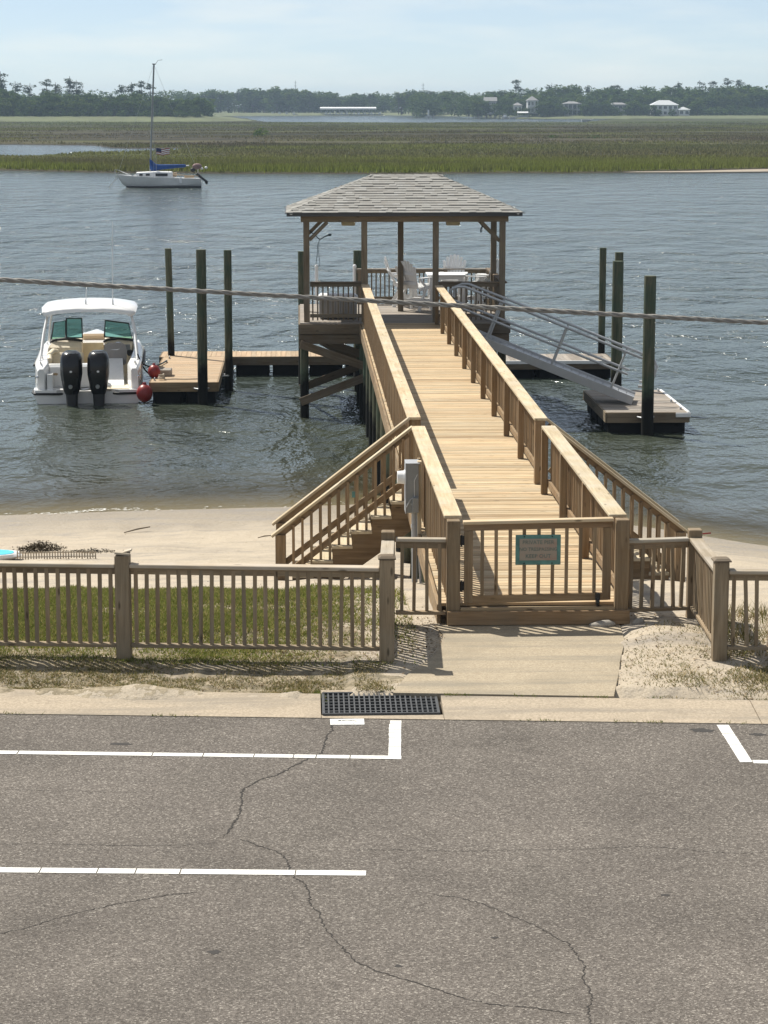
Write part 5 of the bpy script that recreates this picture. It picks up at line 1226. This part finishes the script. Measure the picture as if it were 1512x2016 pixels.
G += grass(5000, (4.35, 6.2), lambda x: (22.4, 24.6), lambda x, y: max(0, .5+.8*nz(x, y, 2, 7)), (.06, .2), (.003, .007), .5)
tag(tris('verge_grass', np.array(G), M['dry']), 'patchy dry weeds on the sandy verge beside the gutter', 'grass', kind='stuff')
G = grass(1500, (.10, .24), lambda x: (20.5, 21.3), lambda x, y: 1, (.02, .07), (.004, .009), .7)
for i in range(420):
    x = random.uniform(-3.2, 4.6); 
    if 0.2 < x < 1.3: continue
    y = edge(x)+random.uniform(-.02, .025)
    if nz(x, 0, 2.1, 4) > .02:
        z = 2.056; a = random.uniform(0, 6); G.append([(x-.005, y, z), (x+.005, y, z), (x+random.gauss(0, .02), y+random.gauss(0, .02), z+random.uniform(.01, .03))])
for i in range(160):
    x = random.uniform(1.1, 3.4); y = back(x)+random.uniform(-.02, .02)
    if nz(x, 0, 3.1, 6) > .1: G.append([(x-.006, y, 2.13), (x+.006, y, 2.13), (x+random.gauss(0, .02), y, 2.13+random.uniform(.01, .035))])
tag(tris('gutter_weeds', np.array(G), M['lawn']), 'green weeds growing in the gutter joint beside the grate', 'weeds', kind='stuff')
L_ = []
def litter(n, xr, yf, dens, s):
    for _ in range(n):
        x = random.uniform(*xr); y0, y1 = yf(x); y = random.uniform(y0, y1)
        if random.random() > dens(x, y) or inpoly(x, y, PAD): continue
        z = gz(x, y)+.006; a = random.uniform(0, 6.283); r_ = random.uniform(*s); t = random.uniform(-.5, .5)*r_
        L_.append([(x+r_*math.cos(a), y+r_*math.sin(a), z+abs(t)), (x-r_*math.cos(a+.4), y-r_*math.sin(a+.4), z), (x+.5*r_*math.cos(a+1.8), y+.5*r_*math.sin(a+1.8), z+.004)])
litter(7000, (-4.5, 1.6), lambda x: (back(x)+.05, 25.0), lambda x, y: max(.05, .35+.8*nz(x, y, 1.5, 20)), (.008, .028))
litter(2600, (3.05, 6), lambda x: (back(x)+.05, 24.4), lambda x, y: max(.05, .4+.8*nz(x, y, 1.5, 21)), (.008, .03))
litter(1500, (-.3, 1.5), lambda x: (22.4, 24.4), lambda x, y: .8, (.008, .03))
litter(500, (-4.5, .5), lambda x: (27.5, 41), lambda x, y: max(0, .2+nz(x, y, .6, 30)), (.008, .022))
tag(tris('leaf_litter', np.array(L_), M['litter']), 'brown leaf litter and bark scraps scattered over the sand', 'leaf litter', kind='stuff')
# beach finds
def wrack(loc, lx, ly, hz, label, n=1300):
    T = []
    for _ in range(n):
        a = random.gauss(0, .4); x = lx*a; y = random.gauss(0, ly*.4); z = max(0, hz*(1-abs(a))*random.random()); q = random.uniform(0, 6.28); r_ = random.uniform(.02, .06)
        T.append([(x, y, z), (x+r_*math.cos(q), y+r_*math.sin(q), z+random.uniform(-.01, .03)), (x+.015*math.sin(q), y-.015*math.cos(q), z+.012)])
    o = tris('seaweed_pile', np.array(T), M['weed']); o.location = loc; tag(o, label, 'seaweed', 'dark seaweed wrack on the beach')
M['weed'] = leafmat('dried_seaweed', [(0, (.02, .016, .012)), (1, (.07, .06, .045))], .1)
wrack((-4.26, 36.85, gz(-4.26, 36.85)), .5, .4, .13, 'thick heap of dark dried seaweed on the beach')
wrack((-3.42, 36.55, gz(-3.42, 36.55)), .6, .16, .04, 'thin line of dark dried seaweed beside the seaweed heap', 300)
for (x0, y0, x1, y1, r_, lb) in ((-3.1, 39.45, -2.68, 39.94, .014, 'long bare stick lying on the open beach sand'), (-.74, 38.33, -.52, 38.47, .012, 'short bare stick lying near the foot of the beach stairs')):
    m = MB(); zz = gz(x0, y0)+.015; m.tube([(0, 0, 0), ((x1-x0)*.5, (y1-y0)*.5+.02, .012), (x1-x0, y1-y0, .01)], [r_*.6, r_, r_*.7], 6); tag(m.build('stick', M['dark'], None, (x0, y0, zz)), lb, 'stick')
pb = empty('paddle_board', (-5.62, 35.30, gz(-5.6, 35.3)+.02), 'turquoise and white paddle board lying on the sand behind the lawn fence', 'paddle board')
def bshape(s, dz): return [((1.25*s)*math.copysign(abs(math.cos(t*.2618))**.8, math.cos(t*.2618)), (.34*s)*math.copysign(abs(math.sin(t*.2618))**.8, math.sin(t*.2618)), dz) for t in range(24)]
m = MB(); m.loft([bshape(.93, 0), bshape(1, .05), bshape(.97, .09)]); m.build('hull', M['whitepl'], pb, smooth=50)
m = MB(); m.loft([bshape(.90, .091), bshape(.90, .096)]); m.build('deck_pad', M['turq'], pb)
mat_ = empty('slat_mat', (-3.80, 34.92, gz(-3.8, 34.92)), 'low pale picket mat lying on the sand behind the lawn fence', 'mat')
m = MB(); m.tube([(-.6, 0, .03), (.6, .05, .03)], .008, 5); m.tube([(-.6, .02, .09), (.6, .07, .09)], .008, 5); m.build('wire', M['rope'], mat_)
pme = MB().box((0, 0, .055), (.018, .012, .12)).mesh('slat'); pme.materials.append(M['fencecap'])
for i in range(30): ob('slat', pme, None, mat_, (-.6+i*.0414, .012+i*.0017, random.uniform(-.01, .01)))
m = MB(); m.tube([(0, 0, 0), (.16, .05, .005)], .009, 6); tag(m.build('red_rod', M['red'], None, (4.30, 24.30, 3.035)), 'thin red rod resting across the sandy return fence post', 'rod')
# ================================================================ FAR SHORE
def shoreland(name, poly, z):
    m = MB(); m.prism(poly, -1.5, z); n_ = len(poly)
    for (x0, y0), (x1, y1) in zip(poly, poly[1:]):     # sloping bank on the water side
        if x1 > x0 and y0 < 1900: m.add([(x0, y0-26, .12), (x1, y1-26, .12), (x1, y1, z+.01), (x0, y0, z+.01)], [(0, 1, 2, 3)])
        elif y1 > y0 and y0 < 1070: m.add([(x0, y0-26, .12), (x0+22, y0, .12), (x1+22, y1, .12), (x1, y1, z+.01), (x0, y0, z+.01)], [(0, 1, 4), (1, 2, 3, 4)])
    o = m.build(name, M['farsoil']); return tag(o, kind='structure')
M['farsoil'] = plain('far_scrub_ground', (0.10, 0.115, 0.045), 0.95, 0, 0.35, .15)
shoreland('far_shore', [(-700, 985), (-60, 985), (-41, 992), (-42, 1060), (-60, 1300), (-700, 1500)], 2.4)
shoreland('far_shore', [(-420, 1480), (-40, 1455), (20, 1520), (60, 1520), (100, 1400), (104, 1210), (140, 1188), (220, 1180), (420, 1200), (700, 1300), (700, 3000), (-700, 3000), (-700, 1500)], 1.6)
GRN = [(0, (.03, .06, .016)), (.4, (.062, .108, .028)), (.75, (.09, .14, .038)), (1, (.13, .17, .05))]
M['leaf'] = leafmat('broadleaf_foliage', GRN, .3)
M['pineleaf'] = leafmat('pine_foliage', [(0, (.025, .045, .02)), (.5, (.045, .07, .03)), (1, (.075, .095, .042))], .3)
M['bark'] = plain('far_bark', (0.07, 0.055, 0.04), 0.9, 0, 0.2, 2)
def clump(c, r, n, s):
    d_ = RNG.normal(size=(n, 3)); d_ /= np.linalg.norm(d_, axis=1)[:, None]; rad = RNG.uniform(.55, 1.0, (n, 1))
    p = np.array(c)+d_*rad*np.array(r); T = p[:, None, :]+RNG.normal(size=(n, 3, 3))*s*np.array([1, 1, .7]); return T
def proto(kind):
    if kind == 'oak':
        T = []; H = 10
        for i in range(24):
            a = RNG.uniform(0, 6.28); q = RNG.uniform(0, 1)**.55; z = RNG.uniform(1.0, 8.8); rr = 4.2*math.sqrt(max(.05, 1-((z-4.6)/5.2)**2))*q
            s = RNG.uniform(1.1, 1.9); T.append(clump((rr*math.cos(a), rr*math.sin(a), z), (s*1.2, s*1.2, s*.85), 44, .46))
        tr = MB(); tr.tube([(0, 0, -.5), (.1, 0, 2), (.2, .1, 5)], [.35, .26, .12], 6)
        for a in (0, 2, 4): tr.tube([(.1, 0, 2), (1.6*math.cos(a), 1.6*math.sin(a), 4.6), (2.6*math.cos(a), 2.6*math.sin(a), 6)], [.16, .1, .05], 5)
        mt_ = M['leaf']
    elif kind == 'pine':
        T = []
        tr = MB(); bx_ = RNG.uniform(-.5, .5); tr.tube([(0, 0, -.5), (bx_*.3, 0, 7), (bx_, 0, 14.5)], [.28, .2, .08], 6)
        for i in range(11):
            z = RNG.uniform(8.2, 14.6); a = RNG.uniform(0, 6.28); rr = RNG.uniform(.4, 2.9)*(1.1-(z-8)/11)
            c_ = (bx_*z/14+rr*math.cos(a), rr*math.sin(a), z); T.append(clump(c_, (1.35, 1.35, .55), 34, .30)); tr.tube([(bx_*z/14, 0, z-.5), c_], [.07, .03], 4)
        mt_ = M['pineleaf']
    else:
        T = []
        for i in range(6):
            a = RNG.uniform(0, 6.28); rr = RNG.uniform(0, 1.5); s = RNG.uniform(.7, 1.1); T.append(clump((rr*math.cos(a), rr*math.sin(a), RNG.uniform(.5, 1.9)), (s*1.2, s*1.2, s), 40, .24))
        tr = MB(); tr.tube([(0, 0, -.3), (.1, 0, 1.6)], [.1, .04], 5); mt_ = M['leaf']
    P = np.concatenate(T); o = tris('crown', P, mt_); me = o.data; bpy.data.objects.remove(o)
    tm = tr.mesh('trunk'); tm.materials.append(M['bark']); return me, tm
PRO = {k: [proto(k) for _ in range(n_)] for k, n_ in (('oak', 5), ('pine', 5), ('bush', 2))}
NAME = {'oak': 'broadleaf_tree', 'pine': 'pine_tree', 'bush': 'shrub'}
def tree(kind, x, y, z, h, label, group, wide=1.0):
    c, t = random.choice(PRO[kind]); s = h/{'oak': 10.2, 'pine': 15.2, 'bush': 2.9}[kind]
    r_ = empty(NAME[kind], (x, y, z), label, 'shrub' if kind == 'bush' else 'tree', group, random.uniform(0, 6.28)); r_.scale = (s*wide, s*wide, s)
    ob('crown', c, None, r_); ob('trunk', t, None, r_); return r_
# thicket on the boat side shore
for i in range(60):
    x = -152+i*1.88+random.uniform(-1, 1); row = i % 3; h = (6.5, 8.5, 10.0)[row]*random.uniform(.85, 1.15)*lerp(x, [(-150, 1.12), (-90, 1.0), (-44, .86)])
    tree('oak', x, 990+row*9+random.uniform(-2, 2), 2.3, h, 'green broadleaf tree in the thicket behind the sailboat mast', 'trees of the near thicket', random.uniform(1.0, 1.25))
for i in range(26):
    tree('bush', -150+i*4.3+random.uniform(-1.5, 1.5), 985.5+random.uniform(-.6, .8), 2.2, random.uniform(2.2, 3.6), 'low green shrub along the marsh edge of the near thicket', 'shrubs at the foot of the near thicket', 1.3)
for x, top in ((-127, 22.5), (-121, 18), (-115, 17), (-108, 18.2), (-104, 17.4), (-98, 20.2), (-95, 18.5), (-76, 16.2), (-71.5, 17.6), (-67.5, 17.4), (-63.5, 16.4)):
    tree('pine', x*1.04, 1040, 2.3, top-2.0, 'flat topped pine rising above the near thicket', 'pines above the near thicket', 1.15)
# far woods across the waterway
def skyline(x):   # crown-top height (m) along the far shore at about 1450 m
    return lerp(x, [(-220, 17), (-60, 16.5), (-20, 19), (5, 16.5), (25, 15), (55, 14.2), (70, 15.5), (110, 17), (160, 17.5), (220, 17), (330, 19)])
for i in range(52):
    x = -75+i*3.4+random.uniform(-1.2, 1.2); y = (1560 if x < 62 else 1440)+random.uniform(-18, 18)
    tree('oak' if random.random() < .72 else 'pine', x, y, 1.5, skyline(x)*random.uniform(.84, 1.06)-1.5, 'hazy blue green tree on the far shore behind the marina', 'trees of the far shore behind the marina', random.uniform(1.0, 1.25))
for i in range(84):
    x = 88+i*2.05+random.uniform(-1, 1); row = i % 3; y = 1225+row*22+random.uniform(-5, 5)
    h = lerp(x, [(88, 12.2), (130, 14), (160, 15.5), (200, 14.5), (225, 16), (270, 17)])*(.74, .9, 1.04)[row]*random.uniform(.86, 1.08)
    tree('oak' if random.random() < .75 or row < 2 else 'pine', x, y, 1.5, h, 'grey green tree of the wooded shore around the white houses', 'trees of the wooded shore by the houses', random.uniform(1.0, 1.3))
for x, top in ((121, 20.0), (141, 18.5), (152, 18), (178, 17), (212, 19.5), (224, 20), (232, 19.2), (240, 20.4), (246, 19.5)):
    tree('pine', x, 1292, 1.5, top, 'tall bare stemmed pine rising above the wooded shore', 'pines above the wooded shore', 1.0)
for i in range(34):
    x = 102+i*4.4+random.uniform(-1.5, 1.5)
    if 176 < x < 181: continue
    tree('bush', x, 1196+random.uniform(-4, 4), 1.5, random.uniform(2.4, 4.4) if x < 205 else random.uniform(4, 6.5), 'shrub on the waterside lawn below the wooded shore', 'shrubs below the wooded shore', 1.3)
for x, y, h in ((108, 1189, 6), (116.8, 1190, 4.2), (124.8, 1187, 7.5), (129, 1191, 8), (132.5, 1188, 6.5), (135.8, 1186, 5), (146.8, 1187, 6.5), (150, 1190, 8.5), (154, 1188, 7.5), (158, 1190, 8), (162, 1186, 5), (169, 1188, 5.5), (173, 1190, 8.2), (177, 1186, 6.5), (180.8, 1184, 6), (184, 1180, 3.6), (191, 1181, 3.8), (201.5, 1186, 6), (205, 1188, 8), (97, 1200, 8), (93, 1204, 9), (104.5, 1203, 6.5)):
    tree('oak', x, y, 1.3, h, 'low spreading tree on the waterside lawns between the houses', 'trees between the waterside houses', 1.25)
W2 = []
for i in range(1500):
    x = random.uniform(-330, 420)
    if x < -38: y = random.uniform(1010, 1050); z = random.uniform(3, 7.5)
    elif x < 62: y = random.uniform(1575, 1630); z = random.uniform(2, skyline(x)-3.5)
    else: y = random.uniform(1290, 1330); z = random.uniform(1.5, 12)
    W2.append(clump((x, y, z), (3.2, 3, 2.4), 40, .8))
for i in range(150):
    x = random.uniform(40, 105); W2.append(clump((x, 1600+random.uniform(-10, 10), random.uniform(2, 13.5)), (3.4, 3, 2.4), 40, .75))
for i in range(420):
    x = random.uniform(-330, -30); W2.append(clump((x, 1600+random.uniform(-10, 10), random.uniform(3, 15)), (3.4, 3, 2.6), 40, .75))
tag(tris('far_woodland', np.concatenate(W2), M['leaf']), 'dense hazy woodland filling the shore behind the single trees', 'woodland', kind='stuff')
# shrub and bright patches on the marsh
tree('bush', -9.2, 531, .1, 2.6, 'single dark shrub standing alone in the open marsh', None, 1.3)
for x, y in ((56, 505), (60, 506), (64, 503), (68, 506), (72, 504)): tree('bush', x, y, -.2, random.uniform(.8, 1.2), 'low bright green bush in the marsh patch facing the houses', 'bright bushes in the marsh', 2.4)
# houses
M['hwall'] = plain('white_siding', (0.62, 0.63, 0.63), 0.7); M['hgrey'] = plain('grey_siding', (0.30, 0.31, 0.31), 0.7); M['hroof'] = plain('pale_metal_roof', (0.60, 0.62, 0.62), 0.4, .2); M['hroofd'] = plain('grey_shingle_roof', (0.22, 0.22, 0.22), 0.8); M['hglass'] = plain('dark_window_glass', (0.03, 0.04, 0.05), 0.1)
def house(x, y, wd, dp, h, z, label, wall, rf, roofh, hip=True, wins=((4, 2),), porch=False):
    o = empty('house', (x, y, z), label, 'house')
    MB().box((0, 0, h/2), (wd, dp, h)).build('wall', wall, o)
    e = .5; m = MB(); a, b = wd/2+e, dp/2+e; rx = (a-b*.8) if hip else a
    V = [(-a, -b, h), (a, -b, h), (a, b, h), (-a, b, h), (-rx, 0, h+roofh), (rx, 0, h+roofh), (-a, -b, h-.15), (a, -b, h-.15), (a, b, h-.15), (-a, b, h-.15)]
    m.add(V, [(0, 1, 5, 4), (1, 2, 5), (2, 3, 4, 5), (3, 0, 4), (9, 8, 7, 6), (0, 6, 7, 1), (1, 7, 8, 2), (2, 8, 9, 3), (3, 9, 6, 0)]); m.build('roof', rf, o)
    nx, nf = wins[0]
    for f in range(nf):
        for i in range(nx):
            cx = -wd/2+wd*(i+.5)/nx; cz = h*(f+.52)/nf
            g = MB().box((cx, -dp/2-.03, cz), (wd/nx*.55, .08, h/nf*.5)).build('window', M['hglass'], o)
            MB().box((cx, -dp/2-.06, cz), (.08, .06, h/nf*.5)).box((cx, -dp/2-.06, cz+h/nf*.27), (wd/nx*.62, .08, .1)).build('frame', M['hwall'], g)
    if porch:
        for i in range(5): MB().box((-wd/2+wd*i/4, -dp/2-1.6, h/2), (.2, .2, h)).build('column', M['hwall'], o)
        MB().box((0, -dp/2-.9, h/nf), (wd+.4, 2.0, .2)).build('balcony', M['hwall'], o); MB().box((0, -dp/2-.9, h+.05), (wd+.4, 2.0, .2)).build('porch_roof', M['hwall'], o)
    return o
house(188, 1190, 13, 10, 5.4, 1.6, 'white two storey house with pale hip roof among the trees', M['hwall'], M['hroof'], 2.4, True, ((5, 2),))
house(197.5, 1186, 5.5, 6, 3.0, 1.6, 'small white annexe with hip roof beside the pale roofed house', M['hwall'], M['hroof'], 1.4, True, ((2, 1),))
house(141, 1196, 9, 8, 6.0, 1.6, 'grey and white two storey house with wide windows among the trees', M['hgrey'], M['hroofd'], 1.2, True, ((4, 2),), True)
house(120.5, 1196, 5.2, 6, 6.6, 2.6, 'white gabled house with columned double balcony', M['hwall'], M['hroofd'], 2.2, True, ((3, 2),), True)
house(113.2, 1199, 4.2, 5, 4.2, 2.6, 'small white wing beside the house with the columned balcony', M['hwall'], M['hroofd'], 1.4, True, ((2, 1),))
house(101, 1222, 6, 6, 7.0, 2, 'grey gabled house mostly hidden among trees', M['hgrey'], M['hroofd'], 2.0, False, ((2, 2),))
house(166, 1204, 9, 6, 5.6, 1.6, 'low grey house half hidden by shrubs between two larger houses', M['hgrey'], M['hroofd'], 1.0, True, ((4, 2),))
# marina shed with moored boats
ms_ = empty('boat_shed', (32, 1505, 0), 'long white roofed open boat shed at the marina', 'boat shed')
MB().loft([[(x, -6, 3.9), (x, -6, 4.7), (x, 0, 5.5), (x, 6, 4.7), (x, 6, 3.9)] for x in (-18.2, 18.2)]).build('roof', M['hwall'], ms_)
for i in range(10):
    for y in (-5.5, 5.5): MB().box((-17.5+i*3.9, y, 1.7), (.3, .3, 4.5)).build('post', M['hgrey'], ms_)
MB().box((0, 0, .5), (36, 1.6, .5)).build('walkway', M['hgrey'], ms_)
def small_boat(x, y, L, label, group, cab=True):
    o = empty('small_boat', (x, y, 0), label, 'boat', group)
    m = MB(); m.loft([[(-L/2, -.9, .9), (-L/2, 0, -.2), (-L/2, .9, .9)], [(L*.2, -1, 1.0), (L*.2, 0, -.2), (L*.2, 1, 1.0)], [(L/2, -.05, 1.3), (L/2, 0, 1.0), (L/2, .05, 1.3)]]); m.build('hull', M['hwall'], o)
    if cab: MB().box((-.2, 0, 1.5), (L*.35, 1.4, 1.2)).build('cabin', M['hwall'], o); MB().box((-.2, 0, 2.6), (L*.3, 1.5, .12)).build('canopy', M['hwall'], o)
for i in range(9): small_boat(17+i*3.7+random.uniform(-.6, .6), 1498+random.uniform(-1, 1), random.uniform(3.0, 4.2), 'small white boat berthed under the long boat shed', 'boats berthed under the boat shed')
small_boat(52.5, 1500, 5, 'white cabin boat moored just outside the long boat shed', None)
for i in range(4): small_boat(-3-i*4.5, 1480, 5, 'white boat at the landing left of the long boat shed', 'boats at the landing beside the boat shed')
bh = empty('boat_lift', (114, 1178, 0), 'boat lift with white canopy on the waterway below the columned house', 'boat lift')
MB().loft([[(x, -2, 3.0), (x, 0, 3.7), (x, 2, 3.0)] for x in (-2.8, 2.8)]).build('canopy', M['hwall'], bh)
for x in (-2.6, 2.6): MB().box((x, -1.8, 1.2), (.25, .25, 4)).build('post', M['hgrey'], bh)
MB().box((0, 0, 1.2), (4.6, 1.6, .9)).build('cradle', M['hgrey'], bh)
for x, lb in ((105, 'white cabin boat moored at the jetty below the houses'), (109, 'open white boat moored beside the canopied boat lift')): small_boat(x, 1176, 4, lb, None, x < 107)
small_boat(123, 985, 5, 'small white skiff drawn up at the edge of the marsh', None, False)
jt = empty('jetty', (98, 1180, 0), 'low wooden jetty on piles below the wooded shore', 'jetty')
MB().box((0, 0, .9), (24, 1.2, .2)).build('deck', M['hgrey'], jt)
for i in range(9): MB().box((-11.5+i*2.9, 0, .4), (.25, .25, 2.2)).build('pile', M['hgrey'], jt)
dm = empty('channel_marker', (66, 1180, 0), 'tall white channel marker standing on a piling in the waterway', 'marker')
MB().box((0, 0, 2.9), (.9, .2, 3.2)).build('board', M['hwall'], dm); MB().box((0, .3, .8), (.5, .4, 3.4)).build('piling', M['hroofd'], dm)
dm2 = MB().box((0, 0, .8), (.5, .5, 2.6)).build('far_piling', M['hroofd'], None, (68.6, 1180, 0)); tag(dm2, 'dark piling standing beside the white channel marker', 'piling')
for x, y, h, lb in ((-3, 2250, 29.5, 'thin lattice mast rising above the woods behind the marina'), (118, 2200, 26.8, 'thin lattice mast rising above the woods before the wooded shore')):
    o = empty('lattice_mast', (x, y, 0), lb, 'mast')
    m = MB(); m.cyl((0, 0, 0), (0, 0, h), .42, .25, 6); m.build('mast', M['hroofd'], o)
    for z in (h-2, h-5, h-8): MB().box((0, 0, z), (3.2, .25, .25)).build('crossarm', M['hroofd'], o)
# ================================================================ HAZE
def haze():
    k = NT('haze_air'); k.t.nodes.remove(k.p); v = k.n('VolumePrincipled')
    v.inputs['Color'].default_value = (0.62, 0.80, 1.0, 1); v.inputs['Density'].default_value = HAZE; v.inputs['Anisotropy'].default_value = 0.0
    k.l(v.outputs[0], k.out.inputs['Volume']); return k.m
HAZE = 0.00017
hz_ = MB(); hz_.span((-2700, -70, -5), (2700, 4500, 36)); tag(hz_.build('haze', haze()), 'thin pale haze over the water and far shore', 'haze', kind='stuff')
